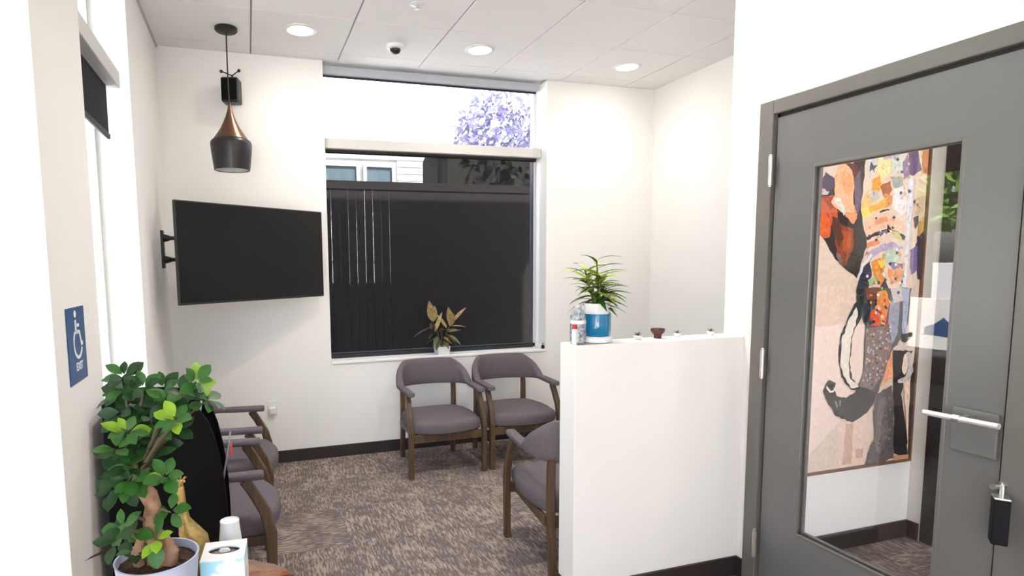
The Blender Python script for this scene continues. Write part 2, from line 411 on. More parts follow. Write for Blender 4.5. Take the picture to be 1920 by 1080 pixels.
# ---------------------------------------------------------------- door in the door-side wall
dr = struct(empty('door_1', (WD, (DY0+DY1)/2, 0)))
cy = (DY0+DY1)/2
def DP(nm, m, x0, x1, y0, y1, z0, z1, bevel=0, parent=None):
    return MB().box(x0-WD, x1-WD, y0-cy, y1-cy, z0, z1, bevel).build(nm, M[m], parent or dr)
fo = WD-.022                                # frame stands proud of the wall
DP('door_frame', 'framegrey', fo, WD+.14, 1.712, 1.783, 0, 2.143, .004)
DP('door_frame', 'framegrey', fo, WD+.14, .74, .836, 0, 2.143, .004)
DP('door_frame', 'framegrey', fo, WD+.14, .836, 1.712, 2.084, 2.143, .004)
DP('gasket', 'gasket', WD+.004, WD+.02, 1.700, 1.712, 0, 2.084)
DP('gasket', 'gasket', WD+.004, WD+.02, .836, .845, 0, 2.084)
DP('gasket', 'gasket', WD+.004, WD+.02, .836, 1.712, 2.068, 2.084)
lx0, lx1, ly0, ly1, lz0, lz1 = WD-.006, WD+.038, .846, 1.702, .012, 2.068
gy0, gy1, gz0, gz1 = 1.000, 1.532, .327, 1.850
b = MB()
for y0, y1, z0, z1 in ((ly0, gy0, lz0, lz1), (gy1, ly1, lz0, lz1), (gy0, gy1, lz0, gz0), (gy0, gy1, gz1, lz1)):
    b.box(lx0-WD, lx1-WD, y0-cy, y1-cy, z0, z1)
leaf = b.build('door_leaf', M['doorgrey'], dr)
b = MB()                                     # glazing bead round the lite
for y0, y1, z0, z1 in ((gy0, gy0+.012, gz0, gz1), (gy1-.012, gy1, gz0, gz1), (gy0+.012, gy1-.012, gz0, gz0+.012), (gy0+.012, gy1-.012, gz1-.012, gz1)):
    b.box(-.008, .0, y0-cy, y1-cy, z0, z1, .002, 1); b.box(.024, .040, y0-cy, y1-cy, z0, z1, .002, 1)
b.build('glazing_bead', M['framegrey'], leaf)
MB().box(.010, .011, gy0-cy, gy1-cy, gz0, gz1).build('glass', M['glass'], leaf)
for z in (1.851, 1.031, .216):
    h = MB().tube([(-.030, 1.707-cy, z-.06), (-.030, 1.707-cy, z+.06)], .0095, 12).build('hinge', M['steel'], dr, True)
    b = MB(); b.tube([(-.030, 1.707-cy, z+.0615), (-.030, 1.707-cy, z+.067)], .0075, 10); b.tube([(-.030, 1.707-cy, z-.067), (-.030, 1.707-cy, z-.0615)], .0075, 10)
    b.build('hinge_pin', M['steel'], h, True)
DP('lock_plate', 'doorgrey', WD-.018, WD-.0065, .852, .978, .865, 1.005, .004)
hd = MB().tube([(-.062, 1.030-cy, .977), (-.062, .826-cy, .981)], .0092, 14).build('pull_bar', M['chrome'], dr, True)
b = MB(); b.tube([(-.062, .945-cy, .9788), (-.062, .925-cy, .9792)], .0125, 14); b.tube([(-.060, .935-cy, .979), (-.018, .935-cy, .979)], .009, 12)
b.build('bar_collar', M['steel'], hd, True)
b = MB(); b.tube([(-.006, .823-cy, .80), (-.075, .823-cy, .80)], .008, 12); b.tube([(-.006, .823-cy, .80), (-.014, .823-cy, .80)], .018, 16)
b.build('handle_stub', M['steel'], dr, True)
# key lock box hung on the stub
kb = empty('lock_box', (WD-.062, .806, .634), rz=math.radians(38), label='black key lock box hanging from the edge of the grey door', cat='lock box')
MB().box(-.024, .024, -.019, .019, 0, .135, .004).build('body', M['lockblack'], kb)
MB().box(-.024, .024, -.019, .019, .1355, .143, .003).build('top_plate', M['steel'], kb)
b = MB(); b.tube([(-.014, 0, .143), (-.014, 0, .170)]+[(-.014*math.cos(a), 0, .170+.014*math.sin(a)) for a in (.5, 1.05, PI/2, 2.1, 2.6)]+[(.014, 0, .170), (.014, 0, .143)], .0035, 10)
b.build('shackle', M['steel'], kb, True)
# dark door across the corridor
d2 = struct(empty('door_2', (3.835, 1.30, 0)))
MB().box(.002, .05, -.498, .493, .0, 2.448).build('door_leaf', M['darkdoor'], d2)
MB().box(-.006, .0015, .40, .493, .0, 2.448, .003).build('door_stile', M['darkdoor'], d2)
MB().box(-.006, .0015, -.498, -.40, .0, 2.448, .003).build('door_stile', M['darkdoor'], d2)
MB().box(-.006, .0015, -.398, .398, 1.0, 1.12, .003).build('door_rail', M['darkdoor'], d2)

# ---------------------------------------------------------------- painting
PAL=[(0.73,0.552,0.456),(0.807,0.644,0.565),(0.761,0.578,0.491),(0.61,0.402,0.305),(0.591,0.376,0.27),(0.03,0.019,0.018),(0.552,0.107,0.034),(0.73,0.117,0.025),(0.305,0.045,0.021),(0.839,0.445,0.262),(0.888,0.352,0.156),(0.672,0.631,0.578),(0.871,0.305,0.127),(0.117,0.03,0.025),(0.156,0.107,0.162),(0.068,0.042,0.048),(0.076,0.054,0.107),(0.552,0.503,0.552),(0.262,0.054,0.018),(0.434,0.089,0.021),(0.107,0.032,0.016),(0.045,0.037,0.032),(0.188,0.127,0.127),(0.761,0.604,0.479),(0.617,0.617,0.617),(0.102,0.102,0.117),(0.791,0.73,0.352),(0.644,0.687,0.617),(0.552,0.413,0.552),(0.807,0.352,0.034),(0.761,0.515,0.188),(0.578,0.527,0.503),(0.434,0.138,0.045),(0.73,0.305,0.102),(0.839,0.445,0.048),(0.871,0.658,0.156),(0.352,0.402,0.413),(0.162,0.089,0.202),(0.287,0.188,0.342),(0.631,0.305,0.156),(0.839,0.776,0.761),(0.855,0.515,0.352),(0.776,0.305,0.156),(0.034,0.027,0.03),(0.03,0.021,0.032),(0.188,0.156,0.262),(0.578,0.552,0.188),(0.776,0.262,0.127),(0.445,0.361,0.515),(0.021,0.025,0.054),(0.716,0.672,0.73),(0.761,0.262,0.032),(0.761,0.631,0.061),(0.515,0.631,0.515),(0.791,0.305,0.102),(0.352,0.515,0.262),(0.617,0.156,0.032),(0.032,0.025,0.04),(0.223,0.156,0.305),(0.761,0.761,0.855),(0.045,0.03,0.048),(0.188,0.127,0.305),(0.552,0.305,0.102),(0.061,0.045,0.061),(0.644,0.456,0.305),(0.089,0.08,0.076),(0.016,0.013,0.016),(0.188,0.045,0.018),(0.807,0.262,0.045),(0.716,0.102,0.021),(0.305,0.305,0.402),(0.617,0.515,0.515),(0.402,0.456,0.61),(0.216,0.162,0.15),(0.051,0.048,0.045),(0.305,0.287,0.27),(0.871,0.839,0.791),(0.013,0.012,0.013),(0.021,0.018,0.018),(0.776,0.716,0.631),(0.045,0.037,0.034),(0.107,0.093,0.089),(0.175,0.15,0.144),(0.839,0.352,0.188),(0.013,0.011,0.012),(0.025,0.019,0.018),(0.839,0.617,0.479),(0.578,0.552,0.527),(0.839,0.672,0.552),(0.012,0.01,0.013),(0.578,0.305,0.156),(0.305,0.08,0.045),(0.456,0.402,0.434),(0.102,0.093,0.102),(0.045,0.037,0.045),(0.578,0.552,0.578),(0.644,0.188,0.102),(0.045,0.032,0.102),(0.578,0.045,0.021),(0.791,0.578,0.515),(0.021,0.016,0.021),(0.839,0.402,0.045),(0.045,0.045,0.102),(0.791,0.761,0.791),(0.305,0.456,0.188),(0.617,0.188,0.08),(0.761,0.305,0.156),(0.871,0.716,0.644),(0.045,0.034,0.04),(0.102,0.072,0.102),(0.761,0.456,0.188),(0.761,0.578,0.402),(0.578,0.515,0.578),(0.072,0.061,0.061),(0.156,0.127,0.122),(0.223,0.195,0.188)]
DABS=[(0,[3055,1344,3352,1337,3366,1162,3067,1161]),
(1,[3061,1161,3416,1160,3444,809,3085,520]),
(2,[3274,747,3464,721,3486,446,3297,439]),
(3,[3330,666,3380,661,3383,458,3320,455]),
(4,[3403,524,3460,527,3458,479,3413,479]),
(5,[3076,1765,3103,1795,3168,1847,3290,1936,3360,1949,3388,1727,3398,1537,3343,1385,3268,1432,3215,1470,3161,1523,3118,1575,3077,1605]),
(6,[3076,1743,3105,1769,3165,1778,3197,1709,3201,1657,3163,1635,3157,1583,3118,1575,3079,1608]),
(7,[3084,1678,3125,1693,3157,1649,3151,1598,3107,1590,3081,1619]),
(8,[3105,1766,3165,1774,3191,1723,3148,1708]),
(9,[3168,1869,3201,1925,3241,1926,3289,1881,3297,1740,3324,1688,3305,1642,3155,1745,3177,1782]),
(10,[3223,1893,3287,1873,3285,1799,3241,1783,3207,1849]),
(11,[3166,1760,3203,1768,3247,1710,3239,1680]),
(12,[3249,1680,3317,1711,3322,1673,3305,1642]),
(13,[3225,1933,3311,1918,3327,1852,3296,1851,3273,1895]),
(14,[3291,1851,3332,1911,3362,1853,3345,1748,3330,1681,3305,1740]),
(15,[3323,1904,3360,1920,3371,1786,3347,1786]),
(16,[3089,1831,3112,1882,3137,1868,3169,1855,3172,1811,3128,1792,3093,1805]),
(17,[3088,1805,3142,1792,3129,1777,3095,1776]),
(18,[3187,1650,3304,1621,3315,1545,3267,1440,3225,1470,3193,1560]),
(19,[3224,1613,3295,1606,3296,1530,3251,1515]),
(20,[3165,1679,3211,1661,3247,1575,3220,1530,3169,1620]),
(21,[3304,1628,3384,1644,3398,1537,3340,1423,3321,1530]),
(22,[3202,1508,3232,1500,3257,1440,3226,1455]),
(23,[3359,1953,3450,1979,3594,2004,3787,2032,3788,1686,3788,1576,3742,1354,3705,1275,3351,1285,3343,1377,3404,1530,3343,1711]),
(24,[3359,1957,3432,1971,3425,1900,3397,1869,3374,1876]),
(25,[3391,1940,3408,1922,3438,1926,3415,1903,3421,1885,3404,1903,3385,1891]),
(26,[3437,1976,3514,1985,3520,1888,3476,1853,3441,1893]),
(27,[3522,1982,3606,1997,3605,1891,3542,1881]),
(28,[3460,1979,3532,1990,3529,1960,3472,1954]),
(29,[3406,1851,3453,1878,3474,1834,3449,1796,3407,1806]),
(30,[3345,1748,3372,1794,3423,1803,3447,1765,3359,1696]),
(31,[3382,1802,3443,1807,3467,1773,3407,1750]),
(32,[3462,1826,3525,1854,3543,1813,3520,1767,3482,1781]),
(33,[3487,1789,3550,1783,3548,1745,3503,1721]),
(34,[3398,1727,3469,1751,3514,1774,3502,1729,3451,1709,3391,1689]),
(35,[3343,1711,3378,1727,3412,1686,3361,1674]),
(36,[3521,1873,3606,1876,3615,1834,3558,1817]),
(37,[3632,1998,3691,2012,3735,1914,3681,1882,3642,1892]),
(38,[3600,1944,3633,1990,3654,1877,3613,1861]),
(39,[3712,2017,3788,2029,3788,1889,3746,1895]),
(40,[3548,1813,3643,1831,3648,1716,3613,1684,3544,1729]),
(41,[3373,1651,3474,1686,3614,1665,3654,1615,3543,1622,3394,1583]),
(42,[3435,1659,3517,1683,3529,1660,3447,1640]),
(43,[3462,1705,3524,1721,3535,1712,3473,1698]),
(44,[3389,1583,3465,1610,3522,1622,3525,1645,3549,1622,3631,1599,3657,1584,3633,1580,3545,1605,3467,1591,3396,1566]),
(45,[3465,1606,3522,1618,3529,1599,3483,1587]),
(46,[3533,1622,3587,1611,3622,1584,3635,1560,3579,1576]),
(47,[3391,1553,3457,1576,3486,1553,3404,1528]),
(48,[3406,1507,3486,1545,3570,1560,3643,1529,3575,1506,3489,1514,3395,1446]),
(49,[3346,1339,3360,1431,3419,1468,3440,1399,3421,1314,3382,1284,3351,1285]),
(50,[3347,1362,3368,1454,3426,1507,3438,1491,3380,1438,3359,1377]),
(51,[3430,1461,3491,1483,3527,1436,3499,1398,3549,1374,3504,1335,3457,1391]),
(52,[3472,1468,3513,1475,3527,1444,3496,1429]),
(53,[3521,1514,3594,1529,3632,1474,3580,1443,3525,1460]),
(54,[3549,1428,3648,1419,3665,1371,3599,1353,3553,1389]),
(55,[3416,1376,3457,1391,3471,1352,3429,1345]),
(56,[3421,1322,3504,1335,3572,1294,3552,1279,3424,1283]),
(57,[3503,1343,3533,1374,3558,1334,3527,1311]),
(58,[3557,1459,3645,1451,3647,1427,3571,1428]),
(59,[3644,1877,3683,1882,3683,1685,3679,1497,3677,1276,3658,1276,3653,1576]),  # window frame reflection painted into the canvas as a pale streak
(60,[3731,1584,3774,1623,3788,1369,3757,1374,3724,1481]),
(61,[3688,1521,3735,1544,3747,1418,3705,1394]),
(62,[3725,1654,3766,1686,3778,1615,3742,1584]),
(63,[3695,1677,3732,1690,3736,1654,3717,1623]),
(64,[3692,1770,3767,1788,3764,1702,3705,1685]),
(65,[3346,1337,3716,1328,3712,1157,3643,1045,3607,1013,3575,924,3511,765,3465,711,3367,670,3265,708,3192,791,3168,844,3180,880,3203,894,3247,875,3228,844,3257,812,3320,795,3374,819,3422,925,3419,1150,3359,1254]),
(66,[3346,1337,3414,1336,3456,1279,3424,1141,3393,1216,3351,1273]),
(67,[3396,1336,3502,1333,3481,1278,3419,1280]),
(68,[3485,1315,3541,1323,3572,1266,3555,1163,3504,1156,3473,1232]),
(69,[3448,1224,3498,1231,3518,1146,3448,1149]),
(70,[3572,1266,3642,1274,3638,1103,3604,1047,3568,1163]),
(71,[3566,1332,3670,1330,3662,1264,3598,1256]),
(72,[3656,1330,3702,1329,3697,1100,3671,1101]),
(73,[3420,1136,3582,1143,3605,1028,3553,887,3494,824,3403,850,3428,934]),
(74,[3397,851,3494,819,3521,803,3464,716,3367,672,3265,710,3192,791,3170,844,3203,893,3223,863,3251,810,3320,792,3374,818]),
(75,[3241,787,3253,788,3267,761,3260,748]),
(75,[3271,789,3286,788,3283,760,3274,756]),
(76,[3187,866,3213,838,3237,843,3232,833,3207,831,3184,857]),
(77,[3191,889,3205,869,3219,877,3238,873,3224,854,3206,855]),
(78,[3351,1273,3396,1225,3365,1180,3334,1098,3327,968,3347,892,3399,855,3400,839,3342,836,3277,906,3255,982,3256,1093,3302,1201]),
(79,[3347,1245,3363,1199,3327,1099,3319,969,3335,893,3393,856,3396,847,3343,845,3287,910,3265,981,3266,1088,3309,1192]),
(80,[3387,1244,3396,1216,3361,1153,3338,1126,3365,1180]),
(81,[3521,803,3622,839,3649,705,3669,455,3591,439,3471,440,3493,514,3525,570,3506,708]),
(82,[3531,764,3587,788,3616,600,3574,486,3533,510]),
(83,[3602,1019,3627,882,3544,838,3570,915]),
(84,[3615,1018,3752,1010,3711,877,3690,790,3757,546,3763,455,3667,476,3645,754]),
(85,[3751,844,3781,1019,3791,743,3805,440,3772,444]),
(86,[3700,848,3752,864,3756,566]),
(87,[3706,1003,3743,996,3769,902,3720,848,3660,851,3662,862,3711,877,3731,924]),
(88,[3694,994,3713,998,3727,924,3707,887,3683,917]),
(89,[3665,1097,3743,1103,3745,1083,3695,1052,3668,1063]),
(90,[3668,466,3783,463,3785,438,3677,440]),
(91,[3525,1026,3514,1028,3514,1036,3521,1038,3529,1033]),
(92,[3438,974,3445,970,3447,962,3438,960,3435,967]),
(93,[3504,1065,3510,1073,3519,1069,3518,1062,3511,1060]),
(93,[3494,921,3485,918,3479,922,3478,929,3488,931]),
(94,[3581,1029,3589,1022,3582,1018,3573,1019,3575,1028]),
(95,[3519,929,3511,927,3505,933,3509,937,3517,936]),
(96,[3474,1009,3483,1009,3485,1000,3478,995,3472,1001]),
(96,[3500,1038,3506,1034,3507,1026,3497,1026,3496,1034]),
(92,[3504,876,3512,881,3519,875,3517,869,3508,866]),
(94,[3559,1041,3569,1041,3574,1035,3566,1031,3558,1034]),
(96,[3559,1020,3560,1029,3566,1033,3574,1025,3570,1017]),
(92,[3477,1047,3473,1055,3481,1059,3490,1052,3484,1045]),
(91,[3581,1132,3572,1134,3571,1141,3576,1143,3583,1138]),
(93,[3563,1107,3573,1111,3580,1103,3575,1095,3567,1098]),
(96,[3555,917,3545,916,3540,922,3545,927,3553,925]),
(93,[3477,880,3483,887,3491,882,3494,873,3484,874]),
(93,[3454,968,3461,965,3461,957,3455,953,3451,961]),
(95,[3523,980,3528,986,3536,986,3536,978,3531,974]),
(96,[3591,1014,3580,1015,3576,1023,3584,1027,3593,1023]),
(94,[3531,895,3538,894,3543,886,3534,881,3526,889]),
(94,[3513,913,3516,920,3524,922,3528,914,3522,909]),
(93,[3470,1123,3472,1132,3480,1132,3484,1124,3480,1119]),
(95,[3539,1065,3548,1060,3545,1052,3537,1054,3532,1061]),
(91,[3457,871,3449,866,3442,868,3441,876,3449,877]),
(92,[3437,909,3444,907,3448,899,3440,894,3432,901]),
(96,[3511,872,3506,866,3499,874,3501,880,3511,879]),
(93,[3451,873,3456,879,3462,875,3466,868,3457,868]),
(96,[3459,981,3468,975,3466,969,3457,968,3454,975]),
(93,[3582,1117,3574,1122,3573,1130,3581,1130,3584,1125]),
(91,[3490,896,3481,903,3485,910,3494,910,3494,903]),
(92,[3530,877,3523,882,3524,891,3533,889,3536,881]),
(94,[3578,1118,3576,1111,3570,1109,3566,1114,3568,1121]),
(96,[3537,965,3537,971,3548,972,3552,964,3545,960]),
(92,[3528,1049,3526,1042,3517,1041,3514,1047,3519,1054]),
(91,[3498,1090,3507,1092,3511,1087,3509,1082,3502,1082]),
(92,[3516,1116,3519,1122,3527,1125,3529,1117,3527,1110]),
(93,[3529,1032,3532,1039,3541,1033,3541,1024,3532,1024]),
(96,[3559,958,3559,965,3569,966,3573,958,3568,954]),
(92,[3454,1027,3458,1033,3465,1033,3469,1025,3460,1023]),
(92,[3526,1104,3518,1106,3516,1115,3526,1117,3532,1108]),
(95,[3475,901,3468,898,3460,901,3462,909,3471,910]),
(93,[3436,1017,3443,1017,3447,1011,3444,1004,3436,1008]),
(96,[3474,964,3469,973,3476,978,3481,972,3482,964]),
(96,[3538,1111,3529,1109,3524,1116,3530,1121,3539,1117]),
(92,[3532,924,3540,918,3537,912,3528,912,3527,920]),
(92,[3542,950,3547,957,3556,953,3558,948,3550,942]),
(95,[3447,1046,3451,1039,3445,1035,3436,1039,3439,1045]),
(95,[3570,959,3566,963,3569,971,3578,968,3580,960]),
(93,[3433,1113,3438,1106,3433,1102,3423,1104,3427,1111]),
(95,[3495,1035,3495,1042,3505,1042,3506,1035,3502,1029]),
(95,[3443,991,3447,982,3442,975,3435,981,3434,987]),
(96,[3512,873,3504,879,3509,885,3515,884,3518,876]),
(93,[3556,934,3551,925,3542,929,3541,938,3549,939]),
(95,[3508,907,3516,905,3520,897,3513,891,3508,897]),
(94,[3475,852,3482,859,3491,854,3489,845,3482,845]),
(92,[3561,1090,3555,1095,3559,1103,3567,1100,3570,1091]),
(92,[3464,894,3473,891,3475,885,3466,880,3461,887]),
(94,[3545,900,3546,908,3554,911,3561,904,3555,899]),
(96,[3547,1017,3544,1025,3550,1030,3557,1023,3556,1014]),
(92,[3498,1122,3503,1126,3510,1124,3509,1117,3502,1115]),
(96,[3445,1084,3436,1081,3430,1087,3435,1094,3442,1090]),
(96,[3451,1028,3459,1028,3460,1020,3454,1017,3448,1021]),
(95,[3451,881,3456,877,3456,871,3446,872,3445,878]),
(95,[3436,972,3444,966,3442,960,3433,957,3432,966]),
(92,[3445,1022,3444,1015,3434,1014,3433,1022,3438,1025]),
(94,[3473,1091,3464,1090,3460,1099,3466,1105,3471,1099]),
(93,[3457,899,3461,892,3459,884,3451,889,3450,896]),
(93,[3480,942,3489,942,3487,933,3482,929,3473,937]),
(93,[3547,1127,3543,1135,3552,1140,3559,1132,3555,1125]),
(95,[3557,1077,3560,1083,3567,1082,3570,1075,3562,1073]),
(95,[3477,1098,3469,1100,3466,1109,3475,1113,3478,1105]),
(91,[3439,964,3445,967,3450,961,3448,954,3439,957]),
(91,[3498,907,3506,904,3509,898,3501,895,3494,900]),
(92,[3491,934,3486,929,3479,930,3479,938,3485,943]),
(96,[3490,1107,3486,1098,3480,1100,3476,1109,3483,1112]),
(92,[3464,1074,3473,1077,3481,1070,3476,1064,3467,1067]),
(93,[3499,1003,3508,1001,3512,994,3504,989,3497,995]),
(92,[3452,1102,3450,1108,3455,1112,3460,1107,3460,1099]),
(91,[3464,973,3456,976,3456,982,3463,986,3469,978]),
(94,[3497,1007,3503,1002,3499,995,3490,997,3489,1004]),
(92,[3435,1122,3430,1119,3425,1125,3426,1132,3435,1130]),
(92,[3526,982,3535,981,3537,973,3532,968,3525,974]),
(92,[3455,1012,3447,1010,3441,1018,3447,1023,3456,1020]),
(95,[3475,1017,3473,1024,3476,1030,3484,1024,3483,1017]),
(93,[3448,896,3443,904,3450,909,3458,906,3458,899]),
(95,[3587,1123,3594,1118,3588,1112,3581,1115,3579,1124]),
(96,[3475,1005,3479,1013,3486,1008,3488,1000,3480,1000]),
(96,[3583,1071,3593,1073,3596,1064,3589,1058,3584,1065]),
(95,[3423,883,3428,878,3427,872,3419,873,3418,881]),
(92,[3554,895,3546,895,3544,902,3549,905,3554,901]),
(92,[3570,1033,3564,1025,3555,1028,3552,1036,3560,1041]),
(95,[3442,1038,3448,1032,3446,1024,3437,1025,3437,1032]),
(91,[3555,960,3546,966,3546,972,3555,975,3561,967]),
(96,[3516,976,3509,977,3507,985,3512,991,3521,983]),
(91,[3450,1110,3445,1116,3449,1122,3456,1120,3456,1110]),
(95,[3576,1106,3570,1100,3561,1106,3563,1112,3573,1114]),
(94,[3532,1030,3526,1025,3517,1028,3519,1035,3526,1035]),
(92,[3516,1090,3525,1092,3531,1084,3525,1080,3519,1082]),
(94,[3506,988,3507,979,3498,978,3493,983,3495,991]),
(95,[3452,982,3461,979,3460,971,3452,967,3450,975]),
(96,[3518,1074,3508,1077,3507,1083,3512,1090,3517,1083]),
(92,[3479,1004,3472,1009,3477,1016,3485,1012,3488,1005]),
(94,[3509,968,3515,959,3508,953,3501,959,3503,966]),
(95,[3577,1133,3579,1141,3585,1145,3593,1137,3586,1129]),
(92,[3584,1031,3578,1025,3568,1029,3569,1035,3577,1038]),
(93,[3565,1015,3557,1012,3551,1019,3557,1026,3565,1021]),
(91,[3571,1088,3561,1088,3558,1093,3560,1100,3569,1096]),
(92,[3575,1062,3569,1067,3569,1075,3578,1074,3584,1067]),
(96,[3559,1032,3561,1026,3556,1022,3550,1026,3550,1035]),
(92,[3498,990,3502,994,3510,993,3509,983,3501,984]),
(97,[3531,1170,3541,1171,3544,1159,3534,1155,3524,1163]),
(98,[3552,1152,3554,1161,3563,1162,3568,1149,3558,1142]),
(99,[3546,1158,3544,1146,3533,1146,3524,1155,3533,1160]),
(97,[3494,1221,3505,1215,3499,1204,3485,1206,3482,1216]),
(98,[3447,1154,3452,1165,3466,1158,3465,1149,3455,1147]),
(100,[3475,1265,3486,1256,3477,1246,3467,1249,3465,1260]),
(100,[3468,1268,3470,1277,3477,1283,3484,1273,3481,1262]),
(99,[3512,1209,3503,1202,3491,1208,3494,1218,3506,1218]),
(98,[3453,1191,3462,1188,3461,1177,3447,1179,3444,1187]),
(98,[3509,1215,3504,1207,3493,1211,3495,1222,3503,1226]),
(101,[3482,1252,3497,1248,3496,1238,3489,1235,3479,1240]),
(98,[3544,1273,3539,1263,3528,1263,3526,1275,3533,1281]),
(97,[3527,1151,3531,1156,3540,1154,3542,1144,3529,1141]),
(101,[3564,1271,3573,1270,3576,1261,3568,1257,3559,1263]),
(101,[3443,1254,3435,1262,3436,1271,3446,1271,3448,1263]),
(100,[3464,1162,3461,1172,3468,1177,3480,1172,3475,1161]),
(99,[3536,1193,3528,1182,3516,1189,3514,1200,3526,1199]),
(97,[3494,1223,3484,1218,3476,1224,3476,1232,3488,1231]),
(97,[3550,1240,3557,1237,3555,1227,3545,1226,3541,1237]),
(100,[3448,1174,3462,1176,3469,1169,3463,1157,3450,1164]),
(97,[3529,1156,3520,1163,3525,1174,3536,1173,3542,1160]),
(98,[3561,1148,3562,1138,3550,1137,3544,1147,3552,1156]),
(98,[3546,1178,3550,1186,3561,1181,3563,1169,3549,1169]),
(98,[3502,1205,3504,1215,3515,1220,3522,1209,3515,1201]),
(99,[3488,1216,3488,1206,3477,1205,3470,1214,3477,1223]),
(99,[3507,1235,3507,1225,3495,1226,3487,1235,3497,1242]),
(101,[3522,1154,3516,1163,3525,1167,3538,1161,3534,1150]),
(101,[3536,1226,3526,1236,3533,1244,3545,1240,3546,1231]),
(97,[3532,1233,3533,1246,3544,1250,3551,1239,3544,1230]),
(97,[3454,1173,3457,1161,3452,1153,3441,1159,3443,1171]),
(101,[3469,1435,3462,1425,3452,1431,3451,1442,3462,1443]),
(102,[3477,1357,3481,1366,3490,1369,3496,1356,3485,1350]),
(103,[3497,1298,3488,1293,3479,1296,3477,1305,3491,1307]),
(101,[3624,1486,3614,1494,3614,1505,3626,1504,3632,1496]),
(104,[3503,1497,3512,1505,3524,1498,3519,1488,3508,1488]),
(105,[3500,1435,3509,1432,3514,1422,3503,1416,3496,1425]),
(101,[3646,1443,3639,1452,3649,1458,3657,1452,3658,1442]),
(103,[3611,1504,3609,1493,3598,1489,3593,1500,3600,1509]),
(101,[3481,1398,3472,1392,3461,1402,3468,1413,3483,1409]),
(103,[3543,1494,3533,1494,3529,1505,3539,1507,3547,1500]),
(105,[3464,1354,3452,1351,3446,1362,3457,1370,3466,1362]),
(101,[3522,1476,3514,1470,3502,1471,3503,1484,3512,1484]),
(103,[3585,1525,3594,1531,3605,1524,3600,1514,3588,1516]),
(101,[3617,1439,3631,1436,3631,1425,3625,1420,3614,1427]),
(103,[3605,1449,3598,1439,3586,1441,3585,1452,3594,1455]),
(104,[3503,1330,3504,1339,3516,1337,3517,1328,3510,1323]),
(105,[3444,1294,3435,1293,3428,1305,3440,1307,3452,1301]),
(102,[3520,1379,3533,1380,3537,1370,3529,1366,3518,1370]),
(103,[3621,1348,3618,1360,3626,1364,3638,1360,3634,1347]),
(102,[3602,1511,3607,1500,3594,1496,3587,1507,3593,1514]),
(103,[3652,1386,3647,1377,3636,1382,3636,1392,3646,1394]),
(104,[3472,1395,3481,1388,3480,1378,3470,1376,3466,1387]),
(103,[3406,1385,3397,1395,3405,1402,3415,1398,3414,1389]),
(104,[3494,1306,3500,1312,3512,1306,3507,1298,3495,1294]),
(105,[3596,1442,3603,1448,3616,1444,3613,1434,3603,1430]),
(105,[3503,1408,3495,1419,3506,1424,3518,1420,3512,1411]),
(101,[3605,1513,3618,1513,3621,1503,3611,1500,3601,1505]),
(105,[3392,1501,3393,1511,3403,1512,3410,1505,3402,1499]),
(103,[3511,1391,3505,1402,3516,1406,3526,1400,3523,1388]),
(102,[3652,1361,3648,1353,3639,1355,3637,1367,3645,1371]),
(105,[3589,1359,3584,1351,3571,1350,3568,1361,3578,1368]),
(104,[3628,1339,3626,1349,3640,1353,3647,1342,3637,1337]),
(102,[3599,1386,3607,1382,3605,1369,3594,1371,3588,1381]),
(102,[3546,1448,3548,1455,3556,1463,3566,1453,3558,1442]),
(104,[3651,1398,3661,1389,3651,1380,3639,1384,3638,1397]),
(102,[3630,1301,3616,1301,3614,1311,3622,1318,3635,1310]),
(106,[3398,1634,3409,1635,3412,1626,3405,1622,3395,1627]),
(107,[3538,1608,3537,1614,3548,1618,3554,1610,3548,1604]),
(107,[3487,1593,3494,1592,3499,1584,3491,1581,3484,1585]),
(108,[3413,1587,3406,1579,3398,1585,3398,1592,3407,1595]),
(107,[3509,1604,3512,1595,3505,1588,3494,1594,3498,1602]),
(106,[3471,1579,3460,1576,3456,1583,3459,1591,3466,1587]),
(107,[3608,1626,3604,1634,3610,1642,3618,1637,3617,1629]),
(108,[3436,1674,3442,1680,3449,1676,3448,1666,3437,1668]),
(107,[3481,1618,3482,1609,3471,1608,3468,1616,3474,1623]),
(108,[3444,1570,3451,1576,3461,1571,3456,1563,3449,1562]),
(108,[3641,1569,3629,1571,3624,1579,3634,1586,3644,1579]),
(108,[3547,1627,3553,1635,3563,1631,3566,1623,3556,1622]),
(108,[3572,1675,3563,1670,3554,1676,3560,1685,3567,1683]),
(107,[3602,1635,3610,1636,3613,1629,3609,1623,3599,1626]),
(109,[3721,1741,3716,1735,3706,1737,3706,1747,3715,1749]),
(109,[3654,1797,3645,1805,3648,1815,3660,1812,3666,1803]),
(110,[3631,1801,3635,1789,3623,1781,3616,1791,3619,1801]),
(111,[3729,1735,3730,1743,3744,1742,3747,1731,3735,1727]),
(109,[3594,1903,3606,1902,3603,1891,3591,1891,3585,1898]),
(109,[3687,1756,3692,1765,3704,1757,3700,1748,3690,1745]),
(110,[3586,1880,3596,1873,3592,1864,3580,1863,3578,1875]),
(109,[3557,1949,3551,1958,3560,1964,3570,1959,3566,1948]),
(112,[3742,1735,3734,1728,3723,1738,3731,1746,3741,1743]),
(110,[3758,1663,3749,1658,3740,1669,3749,1676,3760,1673]),
(110,[3734,1764,3724,1760,3714,1763,3715,1774,3726,1775]),
(110,[3712,1727,3701,1726,3698,1738,3709,1742,3714,1734]),
(112,[3611,1766,3600,1765,3596,1772,3604,1780,3615,1774]),
(109,[3749,1575,3745,1587,3756,1591,3765,1584,3762,1572]),
(112,[3558,1965,3546,1960,3538,1965,3539,1976,3553,1974]),
(111,[3696,1728,3709,1725,3707,1714,3696,1714,3692,1722]),
(110,[3619,1815,3611,1821,3615,1831,3625,1827,3627,1819]),
(110,[3646,1933,3638,1930,3631,1933,3629,1942,3643,1942]),
